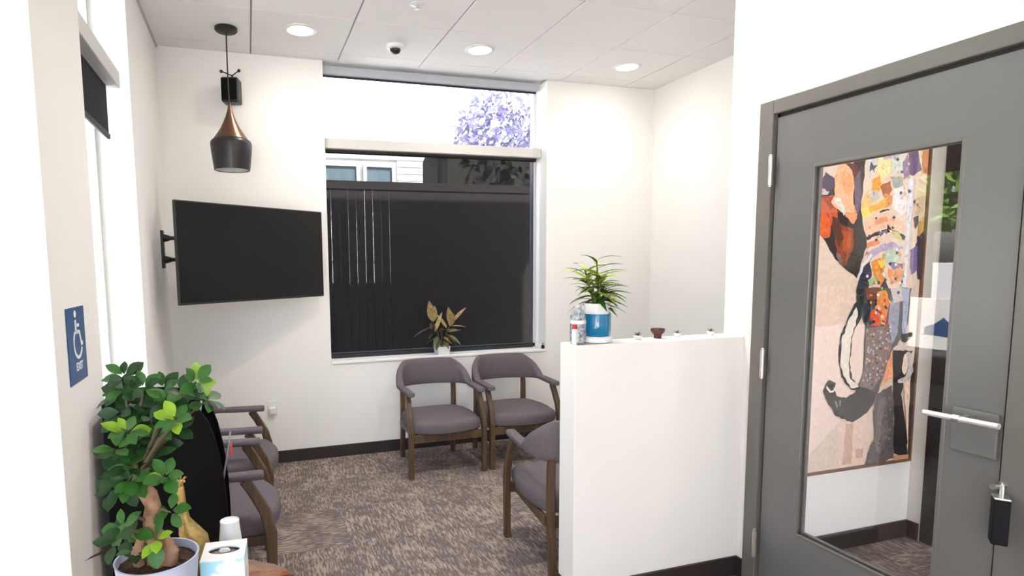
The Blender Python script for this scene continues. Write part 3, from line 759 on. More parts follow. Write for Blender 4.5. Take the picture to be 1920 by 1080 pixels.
(109,[3590,1803,3600,1805,3607,1797,3599,1787,3589,1795]),
(110,[3638,1872,3642,1882,3651,1880,3656,1869,3644,1863]),
(113,[3549,536,3555,542,3562,538,3562,528,3555,529]),
(114,[3610,621,3598,621,3591,630,3599,635,3610,632]),
(113,[3575,497,3583,501,3592,492,3587,484,3579,486]),
(113,[3630,505,3625,512,3630,517,3639,513,3638,505]),
(113,[3645,583,3650,575,3645,569,3636,573,3635,580]),
(115,[3601,579,3612,575,3612,565,3604,564,3597,570]),
(115,[3507,460,3505,453,3497,449,3490,458,3496,464]),
(114,[3522,576,3525,584,3533,586,3536,576,3532,570]),
(114,[3625,725,3632,715,3623,712,3615,716,3615,723]),
(114,[3618,496,3626,490,3627,480,3620,478,3616,486]),
(114,[3540,665,3539,675,3550,673,3555,664,3546,658]),
(114,[3584,696,3593,700,3600,693,3597,686,3586,689]),
(113,[3599,702,3596,710,3606,710,3610,705,3608,698]),
(115,[3605,781,3613,780,3615,771,3608,768,3599,775]),
(115,[3547,698,3556,694,3558,684,3548,683,3541,691]),
(114,[3511,675,3512,684,3518,684,3528,678,3520,673]),
(113,[3644,642,3634,644,3628,652,3636,659,3646,652]),
(115,[3569,529,3581,525,3583,518,3573,512,3568,521]),
(114,[3573,538,3579,547,3590,542,3592,534,3582,533]),
(114,[3636,657,3633,666,3639,669,3649,664,3646,655]),
(113,[3595,783,3599,774,3588,770,3584,779,3585,788]),
(113,[3627,745,3620,746,3616,757,3625,758,3631,752]),
(115,[3533,549,3540,544,3542,535,3531,534,3528,543]),
(115,[3545,519,3548,524,3557,522,3558,515,3549,514]),
(115,[3630,554,3623,556,3615,564,3624,569,3634,563]),
(114,[3551,584,3551,577,3540,579,3537,587,3545,592]),
(113,[3650,513,3660,510,3666,502,3656,498,3648,504]),
(114,[3583,515,3584,525,3591,528,3597,519,3593,511]),
(115,[3588,737,3593,728,3583,727,3578,732,3581,739]),
(115,[3586,630,3589,621,3581,615,3571,624,3576,631]),
(113,[3609,672,3606,664,3598,663,3591,673,3600,676]),
(113,[3539,517,3531,511,3523,515,3524,524,3532,526]),
(115,[3623,615,3632,613,3631,602,3623,601,3617,611]),
(114,[3581,655,3571,653,3565,662,3571,668,3581,663]),
(114,[3646,632,3635,633,3630,643,3638,646,3648,641]),
(113,[3573,523,3578,527,3584,520,3583,512,3575,515]),
(114,[3579,474,3588,469,3585,462,3574,461,3574,471]),
(113,[3636,534,3635,526,3624,527,3620,537,3630,540]),
(113,[3539,477,3545,471,3543,462,3535,467,3532,474]),
(115,[3612,718,3620,723,3629,716,3623,708,3613,709]),
(114,[3613,781,3620,780,3624,769,3616,768,3607,774]),
(113,[3568,554,3563,546,3554,551,3553,562,3563,561]),
(114,[3549,690,3551,682,3547,676,3539,683,3539,689]),
(114,[3627,797,3622,789,3614,793,3613,803,3622,803]),
(114,[3528,607,3526,618,3533,622,3543,612,3537,605]),
(114,[3577,724,3579,733,3587,737,3591,727,3587,719]),
(113,[3543,501,3546,490,3536,487,3531,495,3533,505]),
(114,[3543,706,3551,703,3555,695,3545,693,3537,700]),
(115,[3527,566,3534,559,3531,549,3523,552,3520,562]),
(115,[3581,572,3590,576,3595,570,3596,562,3586,562])]
pt = empty('painting', (3.315, 1.862, .428), label='tall painting of a colourful elephant with a thin brown frame behind the glazed door', cat='painting')
px0, px1, pz0, pz1 = 2.86, 3.787, .428, 2.16
b = MB(); b.box(px0-3.315, px1-3.315, -.022, 0, 0, pz1-pz0)
b.build('stretcher', M['frameply'], pt)
b = MB()
for x0, x1, z0, z1 in ((px0, px0+.012, pz0, pz1), (px1-.012, px1, pz0, pz1), (px0+.012, px1-.012, pz0, pz0+.012), (px0+.012, px1-.012, pz1-.012, pz1)):
    b.box(x0-3.315, x1-3.315, -.034, -.0222, z0-pz0, z1-pz0)
b.build('frame', M['frameply'], pt)
bm = bmesh.new(); cl = bm.loops.layers.float_color.new('Col')
def dab(ix, pts, k, sub=False):
    vs = [bm.verts.new((max(px0+.0125, min(px1-.0125, x))-3.315, -.0226-.000003*k, max(pz0+.0125, min(pz1-.0125, z))-pz0)) for x, z in pts]
    try: f = bm.faces.new(vs)
    except ValueError: return
    f.normal_update()
    if f.normal.y > 0: f.normal_flip()
    for l in f.loops: l[cl] = (*(ix if isinstance(ix, tuple) else PAL[ix]), 1)
def rough(pts, amp):                       # hand-painted edge
    out = []
    for p, q in zip(pts, pts[1:]+pts[:1]):
        n = max(1, min(6, int(math.hypot(q[0]-p[0], q[1]-p[1])/.018)))
        for i in range(n):
            t = i/n; j = amp if i else amp*.4
            out.append((p[0]+(q[0]-p[0])*t+random.uniform(-j, j), p[1]+(q[1]-p[1])*t+random.uniform(-j, j)))
    return out
def within(x, y, P):
    c = False
    for i in range(len(P)):
        (x1, y1), (x2, y2) = P[i], P[i-1]
        if (y1 > y) != (y2 > y) and x < (x2-x1)*(y-y1)/(y2-y1)+x1: c = not c
    return c
random.seed(77)
dab((.70, .56, .46), [(px0, pz0), (px1, pz0), (px1, pz1), (px0, pz1)], 0)
lay = 4
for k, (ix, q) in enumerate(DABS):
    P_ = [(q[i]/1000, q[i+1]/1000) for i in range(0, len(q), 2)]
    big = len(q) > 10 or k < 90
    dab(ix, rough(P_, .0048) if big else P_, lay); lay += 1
    if not big: continue
    xs_ = [p[0] for p in P_]; zs_ = [p[1] for p in P_]; area = (max(xs_)-min(xs_))*(max(zs_)-min(zs_))
    for _ in range(min(90, int(area*3500)+6)):       # brush strokes, each a little off the colour under it
        x, z_ = random.uniform(min(xs_), max(xs_)), random.uniform(min(zs_), max(zs_))
        if not within(x, z_, P_): continue
        f_ = random.uniform(.66, 1.32); w_ = random.uniform(-.08, .08); c_ = PAL[ix]
        c_ = (min(1, c_[0]*(f_+w_)), min(1, c_[1]*f_), min(1, c_[2]*(f_-w_)))
        if k < 5: c_ = tuple(PAL[ix][i]*(1+(c_[i]/max(1e-4, PAL[ix][i])-1)*.3) for i in range(3))
        a_ = random.uniform(0, PI); L_ = random.uniform(.005, .020); T_ = random.uniform(.002, .006)
        ca, sa = math.cos(a_), math.sin(a_)
        st = [(x+L_*u*ca-T_*v*sa, z_+L_*u*sa+T_*v*ca) for u, v in ((-1, -.3), (-.4, -1), (.6, -.8), (1, .2), (.3, 1), (-.7, .7))]
        if all(within(*p, P_) for p in st): dab(c_, st, lay); lay += 1
bmesh.ops.triangulate(bm, faces=bm.faces)
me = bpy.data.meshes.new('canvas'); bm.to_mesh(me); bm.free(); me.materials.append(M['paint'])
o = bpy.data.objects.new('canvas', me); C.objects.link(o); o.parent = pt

# ---------------------------------------------------------------- accessible exit sign on the pier
SY, SZ0, SZ1 = 1.816, 1.118, 1.356
sg = empty('exit_sign', (.0, SY, SZ0), label='blue accessible exit sign with white wheelchair symbol on the left pier', cat='sign')
hw = .099; sh = SZ1-SZ0
MB().box(.0005, .004, -hw, hw, 0, sh, .0012, 1).build('plate', M['signblue'], sg)
b = MB()
def disc(u, v, r, n=20):
    b.rings([[(x, u+r*math.cos(2*PI*k/n), v+r*math.sin(2*PI*k/n)) for k in range(n)] for x in (.0042, .0052)])
def stroke(pts, w):
    L, Rr = [], []
    for i, p in enumerate(pts):
        a, c = pts[max(i-1, 0)], pts[min(i+1, len(pts)-1)]
        dx, dy = c[0]-a[0], c[1]-a[1]; l = math.hypot(dx, dy); nx, ny = -dy/l*w/2, dx/l*w/2
        L.append((p[0]+nx, p[1]+ny)); Rr.append((p[0]-nx, p[1]-ny))
    b.rings([[(.0042, *l), (.0052, *l), (.0052, *r), (.0042, *r)] for l, r in zip(L, Rr)])
cv = .150
disc(-.012, cv+.067, .0115)
stroke([(-.012, cv+.048), (-.010, cv+.004)], .017)
stroke([(-.010, cv+.010), (.026, cv+.008), (.044, cv-.034), (.058, cv-.030)], .013)
stroke([(-.010, cv+.030), (.026, cv+.030)], .010)
wc = (.004, cv-.026)
stroke([(wc[0]+.046*math.cos(a), wc[1]+.046*math.sin(a)) for a in [math.radians(128+i*11) for i in range(20)]], .0105)
b.build('wheelchair_symbol', M['signwhite'], sg)
tc_ = bpy.data.curves.new('lettering', 'FONT'); tc_.body = 'EXIT'; tc_.size = .036; tc_.align_x = 'CENTER'; tc_.extrude = .0006; tc_.offset = .0006
tmp = bpy.data.objects.new('lettering_curve', tc_); C.objects.link(tmp); bpy.context.view_layer.update()
me = bpy.data.meshes.new_from_object(tmp.evaluated_get(bpy.context.evaluated_depsgraph_get())); me.name = 'lettering'
bpy.data.objects.remove(tmp); bpy.data.curves.remove(tc_)
me.transform(Matrix(((0, 0, 1, .0048), (1, 0, 0, .006), (0, 1, 0, .038), (0, 0, 0, 1))))
me.materials.clear(); me.materials.append(M['signwhite'])
o = bpy.data.objects.new('lettering', me); C.objects.link(o); o.parent = sg

# ---------------------------------------------------------------- ceiling fixtures
def downlight(x, y, label, power=LAMP):
    d = empty('recessed_light', (x, y, H), label=label, cat='ceiling light', group='recessed ceiling lights by the window wall')
    MB().lathe([(.105, -.0005), (.105, -.004), (.098, -.008), (.080, -.008), (.078, -.004), (.078, -.0005)], seg=36, cap=False).build('trim_ring', M['white'], d, True)
    MB().lathe([(.077, -.001), (.077, -.005), (.04, -.0062)], seg=32).build('diffuser', M['lens'], d, True)
    l = bpy.data.lights.new('lamp', 'SPOT'); l.energy = power; l.spot_size = math.radians(160); l.spot_blend = 1.0; l.shadow_soft_size = .06; l.color = (1, .93, .84)
    o = bpy.data.objects.new('lamp', l); C.objects.link(o); o.parent = d; o.location = (0, 0, -.03)
    return d
downlight(.911, 3.694, 'round recessed ceiling light nearest the black pendant lamp')
downlight(2.141, 3.718, 'round recessed ceiling light above the right half of the window')
downlight(3.368, 3.760, 'round recessed ceiling light nearest the right wall')
for x_, lb_ in ((1.30, 'added unseen ceiling fill light between the left window and the half wall'), (2.141, 'added unseen ceiling fill light over the half wall')):
    q_ = downlight(x_, 2.20, lb_, 13.5 if x_ < 2 else 11.0); del q_['group']  # unseen second row, added as fill to brighten the left wall
MB().box(2.80, 3.83, -2.75, YE, 2.75, 2.80).build('ceiling_corridor', M['ceil'])['kind'] = 'structure'
dl = downlight(3.30, .95, 'round recessed ceiling light in the corridor behind the door', 5.0); dl.location.z = 2.75; del dl['group']
cm = empty('security_camera', (1.552, 3.795, H), label='small white dome camera with a black lens on the ceiling', cat='camera')
MB().lathe([(.062, -.0005), (.062, -.012), (.055, -.022), (.040, -.026)], seg=28).build('base', M['white'], cm, True)
MB().lathe([(.036, -.0265), (.036, -.035), (.028, -.050), (.012, -.058)], seg=24).build('dome', M['black'], cm, True)
sp = empty('sprinkler_head', (1.525, 3.136, H), label='pale round sprinkler head set in a ceiling tile', cat='sprinkler')
MB().lathe([(.042, -.0005), (.042, -.003), (.030, -.006)], seg=24).build('escutcheon', M['white'], sp, True)
MB().lathe([(.010, -.0065), (.010, -.025), (.016, -.026), (.016, -.029)], seg=16).build('head', M['steel'], sp, True)

# ---------------------------------------------------------------- pendant lamp
pn = empty('pendant_lamp', (.462, 3.783, H), label='black pendant lamp with a copper neck hanging from the ceiling', cat='pendant lamp')
MB().lathe([(.068, -.001), (.068, -.018), (.060, -.026), (.012, -.030)], seg=32).build('canopy', M['black'], pn, True)
MB().tube([(0, 0, -.030), (-.002, 0, -.25), (-.001, 0, -.462)], .0042, 8).build('cord', M['black'], pn, True)
z = lambda v: v-H
MB().lathe([(.106, z(2.286)), (.088, z(2.312)), (.066, z(2.345)), (.045, z(2.385)), (.028, z(2.425)), (.015, z(2.465)), (.008, z(2.500)), (.006, z(2.507))], seg=40).build('neck', M['copper'], pn, True)
b = MB().lathe([(.104, z(2.2865)), (.119, z(2.275)), (.126, z(2.262)), (.127, z(2.248)), (.122, z(2.19)), (.112, z(2.11)), (.109, z(2.093)), (.105, z(2.093)), (.108, z(2.11)), (.118, z(2.19)), (.122, z(2.25)), (.10, z(2.28))], seg=40, cap=False)
shd = b.build('shade', M['blacklamp'], pn, True)
MB().lathe([(.1035, z(2.097)), (.107, z(2.12)), (.117, z(2.19)), (.121, z(2.25)), (.05, z(2.285))], seg=36, cap=False).build('shade_lining', M['white'], shd, True)

# ---------------------------------------------------------------- speaker on the back wall
spk = empty('speaker', (.475, 4.125, 2.592), rz=math.radians(-14), label='small black loudspeaker on the back wall behind the pendant lamp', cat='speaker')
MB().box(-.058, .058, -.060, .050, 0, .165, .014, 3).build('cabinet', M['black'], spk)
MB().box(-.050, .050, -.0665, -.0605, .012, .153, .003, 1).build('grille', M['blackmatte'], spk)
MB().tube([(-.02, .0505, .10), (-.012, .088, .11)], .014, 10).build('wall_stem', M['black'], spk, True)
b = MB()
b.tube([(0, .03, .165), (0, .03, .200)], .007, 8); b.tube([(0, .03, .197), (-.068, .02, .222)], .004, 8); b.tube([(0, .03, .197), (.048, .02, .226)], .004, 8)
br = b.build('bracket', M['black'], spk, True)
for x, zz in ((-.070, .222), (.050, .227)):
    MB().lathe([(.003, zz-.011), (.009, zz-.007), (.0115, zz), (.009, zz+.007), (.003, zz+.011)], x, .02, 12).build('bracket_knob', M['black'], br, True)

# ---------------------------------------------------------------- television on a wall arm
ang = math.atan2(4.05-3.38, 1.051-.148); tw = math.hypot(.903, .67)
tv = empty('television', (.5995, 3.715, 1.26), rz=ang, label='black flat screen television angled out on a wall arm', cat='television')
MB().box(-tw/2, tw/2, 0, .022, 0, .601, .003, 1).build('casing', M['black'], tv)
MB().box(-tw/2+.008, tw/2-.008, -.0015, -.0002, .014, .593).build('screen', M['screen'], tv)
MB().box(-.36, .36, .0225, .055, .06, .45, .01).build('rear_housing', M['black'], tv)
mt = empty('tv_wall_mount', (0, 3.945, 1.475), label='black two arm bracket joining the television to the left wall', cat='tv bracket')
MB().box(.0005, .016, -.035, .035, 0, .245, .003, 1).build('wall_plate', M['black'], mt)
tb = Vector((.5995, 3.715, 1.26))+Vector((-math.sin(ang), math.cos(ang), 0))*.062
for zz in (.055, .195):
    e = Vector((tb.x-.06, tb.y-3.945-.045, zz)); md = Vector((.30, .07, zz))
    b = MB(); b.tube([(.0165, 0, zz), (.03, 0, zz), (.06, .006, zz), (.30, .07, zz)], [.026, .024, .013, .012], 12); b.tube([md, e], .012, 10); b.tube([md-Vector((0, 0, .02)), md+Vector((0, 0, .02))], .018, 12)
    b.build('arm', M['black'], mt, True)

# ---------------------------------------------------------------- waiting chairs
def make_chair():
    t = empty('waiting_chair')
    A = .262; n = 13
    def prof(s):                             # s in [-1,1] round the back
        a = s*PI/2; x = A*math.copysign(abs(math.sin(a))**.8, a) if a else 0; y = .020+.215*abs(math.cos(a))**.8
        k = max(0, min(1, (1-abs(s))/.55))**.62
        return (x, y), .577-.018*k, .607+.154*k, .052
    ss = [-.93+1.86*i/26 for i in range(27)]
    P = [prof(s) for s in ss]
    MB().sweep([p[0] for p in P], [p[1] for p in P], [p[2] for p in P], [p[3] for p in P], 16, .6).build('backrest', M['fabric'], t, True)
    for sd in (-1, 1):
        pts = [(sd*(A-.004), -.245), (sd*(A-.002), -.16), (sd*A, -.07), (sd*A, .0)]; q = [prof(sd*(1-.03*i)) for i in range(0, 3)]
        pts += [x[0] for x in q]
        zb = [.568, .570, .573, .576]+[x[1] for x in q]; zt = [.604, .605, .607, .607]+[x[2] for x in q]; w = [.056]*4+[.053]*3
        MB().sweep(pts, zb, zt, w, 14, .6).build('armrest', M['fabric'], t, True)
        MB().bar([(sd*.270, -.270, 0), (sd*.270, -.274, .20), (sd*.270, -.275, .33), (sd*.269, -.252, .43), (sd*.266, -.205, .52), (sd*.263, -.175, .570)], .034, [.040, .044, .050, .046, .042, .044]).build('front_leg', M['wood'], t)
        MB().bar([(sd*.205, .235, 0), (sd*.205, .212, .25), (sd*.205, .205, .40), (sd*.205, .206, .50), (sd*.205, .212, .578)], .034, [.036, .040, .040, .036, .030]).build('rear_leg', M['wood'], t)
        MB().box(sd*.222-.011, sd*.222+.011, -.252, .19, .256, .306, .003, 1).build('side_rail', M['wood'], t)
    MB().box(-.2525, .2525, -.283, -.262, .250, .306, .003, 1).build('front_rail', M['wood'], t)
    MB().box(-.187, .187, .19, .21, .250, .306, .003, 1).build('rear_rail', M['wood'], t)
    out = []
    N = 16
    for i in range(N+1):                     # bowed front edge
        x = -.247+.494*i/N; out.append((x, -.262-.068*(1-(x/.247)**2)))
    out += [(.249, -.20), (.262, -.14), (.262, -.03), (.240, .10), (.205, .168), (.12, .188), (0, .192), (-.12, .188), (-.205, .168), (-.240, .10), (-.262, -.03), (-.262, -.14), (-.249, -.20)]
    cx_, cy_ = 0, -.03
    def ring(k, z, off=0): return [(cx_+(x-cx_)*k, cy_+(y-cy_)*k, z) for x, y in out]
    MB().rings([ring(.94, .3065), ring(.99, .318), ring(1.0, .335), ring(1.0, .362), ring(.985, .382), ring(.94, .396), ring(.8, .404), ring(.5, .411), ring(.2, .413)]).build('seat', M['fabric'], t, True)
    return t
ch0 = make_chair()
CH = [(1.822, 3.822, 0, 'grey upholstered chair at the back wall under the potted window plant'),
      (2.425, 3.828, 0, 'grey upholstered chair at the back wall nearest the half wall, right of its twin'),
      (2.050, 2.240, PI-.13, 'blue grey chair with its back to the half wall, partly hidden by it'),
      (.330, 3.29, PI/2-.04, 'grey chair on the left wall nearest the back corner, below the television'),
      (.305, 2.54, PI/2, 'grey chair on the left wall right behind the black magazine rack')]
for i, (x, y, rz, lb) in enumerate(CH):
    o = ch0 if i == 0 else copy_tree(ch0)
    o.location = (x, y, 0); o.rotation_euler = (0, 0, rz)
    tag(o, lb, 'chair', 'waiting room chairs')

# ---------------------------------------------------------------- power outlet
ou = empty('power_outlet', (.66, D, .425), label='white power outlet with a plugged in adapter low on the back wall', cat='outlet')
MB().box(-.036, .036, -.006, -.0005, -.058, .058, .003).build('cover_plate', M['white'], ou)
MB().box(-.022, .026, -.045, -.0065, -.040, .010, .006).build('adapter', M['white'], ou)
MB().tube([(.002, -.03, -.0405), (.002, -.03, -.055)], .006, 8).build('adapter_plug', M['white'], ou)

# ---------------------------------------------------------------- magazine rack
rk = empty('magazine_rack', (.04, 1.90, 0), label='tall black magazine rack with curved sides behind the ficus', cat='magazine rack')
prof = [(0, 0), (.385, 0), (.384, .55), (.382, .64), (.376, .72), (.367, .79), (.352, .87), (.333, .93), (.300, .985), (.25, 1.01), (.18, 1.022), (.10, 1.026), (0, 1.026)]
for y in (0, .225):
    MB().rings([[(x, y, zz) for x, zz in prof], [(x, y+.018, zz) for x, zz in prof]]).build('side_panel', M['blackmatte'], rk)
MB().box(0, .012, .0185, .2245, 0, 1.0).build('back_panel', M['blackmatte'], rk)
for k, (zz, xo) in enumerate(((.08, .30), (.38, .27), (.66, .21))):
    MB().box(.013, xo+.06, .0185, .2245, zz, zz+.014).build('shelf', M['blackmatte'], rk)
    MB().box(xo+.045, xo+.055, .0185, .2245, zz+.0142, zz+.09).build('lip', M['blackmatte'], rk)
mags = [('magazine', .245, .02, .675, .300, 'magpaper', 'grey magazine leaning in the top of the black magazine rack'),
        ('magazine', .312, .02, .396, .44, 'magblue', 'dark magazine with a red corner in the middle of the black magazine rack'),
        ('magazine', .325, .03, .096, .25, 'magpaper', 'pale magazine in the bottom of the black magazine rack')]
for nm, x, yo, zz, hh, mm, lb in mags:
    m_ = empty('magazine', (.04+x, 1.925+yo*.3, zz), label=lb, cat='magazine', group='magazines in the black rack')
    b = MB(); L = math.tan(math.radians(12))
    b.rings([[(0, 0, 0), (.006, 0, 0), (.006, .17, 0), (0, .17, 0)], [(-.01+hh*L, 0, hh), (-.004+hh*L, 0, hh), (-.004+hh*L, .17, hh), (-.01+hh*L, .17, hh)]])
    b.build('cover', M[mm], m_)
    if mm == 'magblue':
        MB().box(-.004+hh*L, .002+hh*L, -.001, .05, hh-.05, hh-.012).build('red_corner', M['red'], m_)

# ---------------------------------------------------------------- side table with live edge top
TX, TY, TZ = .335, 1.275, .600
tb_ = empty('side_table', (TX, TY, 0), label='low round side table with a live edge wooden top', cat='side table')
rim = []
for k in range(40):
    a = 2*PI*k/40; r = .285+.014*math.sin(3*a+.6)+.008*math.sin(7*a)+.005*math.sin(11*a+1)
    rim.append((r*math.cos(a), r*math.sin(a)))
def rr(s, z): return [(x*s, y*s, z) for x, y in rim]
MB().rings([rr(.93, TZ-.045), rr(.985, TZ-.036), rr(1.0, TZ-.018), rr(.99, TZ-.004), rr(.965, TZ)]).build('table_top', M['tablewood'], tb_, True)
for k in range(3):
    a = k*2*PI/3+.5
    MB().tube([(.20*math.cos(a), .20*math.sin(a), 0), (.13*math.cos(a), .13*math.sin(a), TZ-.0455)], [.013, .018], 12).build('leg', M['black'], tb_, True)

# ---------------------------------------------------------------- ficus in a pale blue pot
FX, FY = .292, 1.205
fc = empty('potted_ficus', (FX, FY, TZ+.0005), label='bushy ficus with a thick pale trunk in a pale blue pot', cat='potted plant')
PH = .182
MB().lathe([(.070, 0), (.074, .004), (.086, .10), (.093, PH-.006), (.095, PH), (.0905, PH), (.088, PH-.02)], seg=44, cap=False).build('pot', M['potblue'], fc, True)
MB().lathe([(.0715, .001), (.0715, .003)], seg=20).build('pot_base', M['potblue'], fc)
b = MB(); random.seed(3)
for (r, zz) in [(0, 0)]: pass
rings = []
for r in (.0875, .07, .05, .03, .01):
    rings.append([(r*math.cos(2*PI*k/26), r*math.sin(2*PI*k/26), PH-.022+random.uniform(-.004, .006)+.01*(1-r/.09)) for k in range(26)])
b.rings(rings, cap=False); b.rings([rings[-1]], cap=False) if False else None
b.build('soil', M['soil'], fc)
def wp(x, z, dy=0): return Vector((x-FX, dy, z-TZ))
trunk_path = [wp(.300, .765, -.005), wp(.302, .79, -.01), wp(.294, .82, -.012), wp(.280, .855, -.008), wp(.281, .885, -.01), wp(.292, .912, -.014), wp(.284, .938, -.012), wp(.268, .962, -.006), wp(.262, .99, 0)]
tr = MB().tube(trunk_path, [.032, .029, .020, .015, .0135, .018, .020, .017, .011], 14).build('trunk', M['bark'], fc, True)
MB().tube([wp(.318, .775, -.03), wp(.326, .80, -.03), wp(.312, .83, -.02), wp(.286, .86, -.01)], [.022, .019, .014, .010], 10).build('root', M['bark'], fc, True)
MB().tube([wp(.255, .77, -.01), wp(.25, .80, -.012), wp(.268, .85, -.006)], [.014, .013, .009], 10).build('root', M['bark'], fc, True)
CLU = [(.242, 1.230, 0, 8), (.222, 1.185, 0, 8), (.245, 1.20, 0, 7), (.284, 1.203, 1, 7), (.337, 1.163, 1, 7), (.402, 1.216, 3, 8), (.424, 1.172, 2, 6), (.361, 1.142, 3, 7), (.253, 1.112, 3, 7), (.233, 1.083, 1, 6), (.316, 1.107, 1, 7),
       (.225, 1.056, 0, 7), (.255, 1.032, 1, 7), (.332, 1.01, 3, 7), (.225, 1.002, 0, 7), (.252, .993, 1, 6), (.287, .989, 1, 6), (.200, .954, 0, 7), (.235, .899, 1, 6), (.22, .871, 1, 5), (.299, .853, 2, 5), (.212, .823, 0, 6), (.244, .814, 1, 5), (.33, .904, 1, 5), (.373, 1.186, 1, 7), (.301, 1.153, 0, 7), (.233, 1.146, 0, 7), (.39, 1.166, 1, 6), (.313, 1.055, 0, 7),
       (.27, 1.07, 0, 7), (.35, 1.09, 0, 6), (.29, 1.13, 0, 7), (.26, 1.165, 0, 7), (.32, 1.19, 0, 6), (.27, 1.01, 0, 6), (.235, .975, 0, 6), (.30, 1.04, 0, 6), (.285, 1.09, 0, 6)]
random.seed(11)
bt = MB(); top = trunk_path[-1]
def leaf_mesh(name, L, Wd, mm, fold=.25, droop=.12, seg=5, waist=.62):
    bm = bmesh.new(); rows = []
    for i in range(seg+1):
        u = i/seg; w = Wd/2*math.sin(PI*min(1, (u**waist)))**.8 if 0 < u < 1 else .0006
        zc = -droop*L*u*u
        rows.append([bm.verts.new((sx*w, u*L, zc+abs(sx)*w*fold)) for sx in (-1, 0, 1)])
    for a, c in zip(rows, rows[1:]):
        for j in (0, 1): bm.faces.new((a[j], a[j+1], c[j+1], c[j]))
    me = bpy.data.meshes.new(name); bm.to_mesh(me); bm.free(); me.materials.append(mm)
    for p in me.polygons: p.use_smooth = True
    return me
LV = [leaf_mesh('leaf', .052, .033, M[k], .18, .18, 6, 1.1) for k in ('leafdark', 'leafmid', 'leaflight')]
def put_leaf(me, parent, base, dirv, roll=0, s=1, up=None):
    o = bpy.data.objects.new('leaf', me); C.objects.link(o); o.parent = parent
    y = dirv.normalized(); up = up or Vector((0, 0, 1))
    x = y.cross(up); x = x.normalized() if x.length > .05 else Vector((1, 0, 0))
    zz = x.cross(y)
    m = Matrix((x, y, zz)).transposed().to_4x4()
    m = m @ Matrix.Rotation(roll, 4, 'Y') @ Matrix.Scale(s, 4)
    m.translation = base; o.matrix_local = m
    return o
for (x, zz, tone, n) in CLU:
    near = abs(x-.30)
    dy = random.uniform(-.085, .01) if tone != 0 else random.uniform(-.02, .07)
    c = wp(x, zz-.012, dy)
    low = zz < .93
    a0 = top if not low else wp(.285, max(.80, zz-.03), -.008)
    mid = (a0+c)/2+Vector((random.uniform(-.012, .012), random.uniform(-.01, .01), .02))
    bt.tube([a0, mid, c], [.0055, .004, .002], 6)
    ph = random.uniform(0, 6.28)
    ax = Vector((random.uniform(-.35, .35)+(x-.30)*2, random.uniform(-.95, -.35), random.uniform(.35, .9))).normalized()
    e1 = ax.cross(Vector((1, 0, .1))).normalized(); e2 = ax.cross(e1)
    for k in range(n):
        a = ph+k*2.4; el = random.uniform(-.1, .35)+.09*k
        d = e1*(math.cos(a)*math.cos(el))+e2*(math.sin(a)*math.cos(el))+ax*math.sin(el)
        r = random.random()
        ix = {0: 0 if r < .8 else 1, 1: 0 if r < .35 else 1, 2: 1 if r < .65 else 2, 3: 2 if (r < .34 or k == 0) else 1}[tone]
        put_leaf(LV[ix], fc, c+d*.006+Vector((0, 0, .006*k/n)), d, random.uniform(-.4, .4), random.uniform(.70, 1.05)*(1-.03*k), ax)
d = Vector((-1, -.2, .05)); put_leaf(LV[0], fc, wp(.215, .826, -.04), d, .5, 1.25)
d = Vector((.1, -.5, -.8)); put_leaf(LV[1], fc, wp(.298, .84, -.06), d, .1, 1.1)
bt.build('branches', M['twig'], fc, True)

# ---------------------------------------------------------------- gold figurine, tissues, cups
gf = empty('gold_figurine', (.334, 1.440, TZ+.0005), label='gold long necked animal figurine behind the ficus pot', cat='figurine')
b = MB()
b.tube([(.028, .0, .012), (.026, 0, .06), (.020, 0, .105), (.004, 0, .140), (-.004, 0, .17), (-.008, 0, .215), (-.010, 0, .262), (-.014, 0, .275)], [.030, .040, .038, .027, .0155, .0115, .0105, .008], 14)
b.build('body', M['gold'], gf, True)
hd_ = MB().tube([(-.004, 0, .276), (-.012, -.004, .277), (-.026, -.014, .269), (-.034, -.020, .263)], [.009, .012, .009, .005], 12).build('head', M['gold'], gf, True)
b = MB()
for s in (-1, 1):
    b.tube([(-.008, s*.006, .285), (-.007, s*.007, .297)], [.002, .003], 6); b.tube([(-.004, s*.009, .281), (.002, s*.016, .285), (.006, s*.021, .284)], [.002, .004, .001], 6)
b.build('ears_and_horns', M['gold'], hd_, True)
for s in (-1, 1):
    MB().tube([(.034, s*.022, .05), (.004, s*.030, .045), (-.018, s*.026, .012), (-.030, s*.024, .006)], [.018, .015, .010, .008], 10).build('leg', M['gold'], gf, True)
MB().tube([(.052, 0, .05), (.058, .012, .03), (.056, .020, .008)], [.005, .004, .005], 8).build('tail', M['gold'], gf, True)

tsx = empty('tissue_box', (.440, 1.296, TZ+.0005), rz=math.radians(-4), label='white tissue box with a pale blue print on the side table', cat='tissue box')
bm = bmesh.new()
S, HT = .054, .130
N = 32
outer = []
for k in range(N):
    a = 2*PI*k/N; m_ = max(abs(math.cos(a)), abs(math.sin(a))); outer.append((S*math.cos(a)/m_, S*math.sin(a)/m_))
for i in range(4):
    k = i*8+4
b = MB()
inner = [(.040*math.cos(2*PI*k/N), .022*math.sin(2*PI*k/N)) for k in range(N)]
b.rings([[(x, y, 0) for x, y in outer], [(x, y, HT) for x, y in outer], [(x, y, HT) for x, y in inner], [(x, y, HT-.004) for x, y in inner]], cap=False)
b.bm.faces.new([v for v in b.bm.verts][:N])
bm.free()
b.build('carton', M['tissue'], tsx)
MB().rings([[(.985*x, .985*y, HT-.010) for x, y in inner], [(.985*x, .985*y, HT-.0085) for x, y in inner]]).build('opening_film', M['film'], tsx)
b = MB(); b.rings([[(.014*math.cos(t)*s, .004*math.sin(t)*s+.004, HT-.008+hh) for t in [2*PI*k/12 for k in range(12)]] for s, hh in ((1, 0), (1.1, .004), (.8, .010))])
b.build('tissue', M['paper'], tsx, True)
random.seed(5)
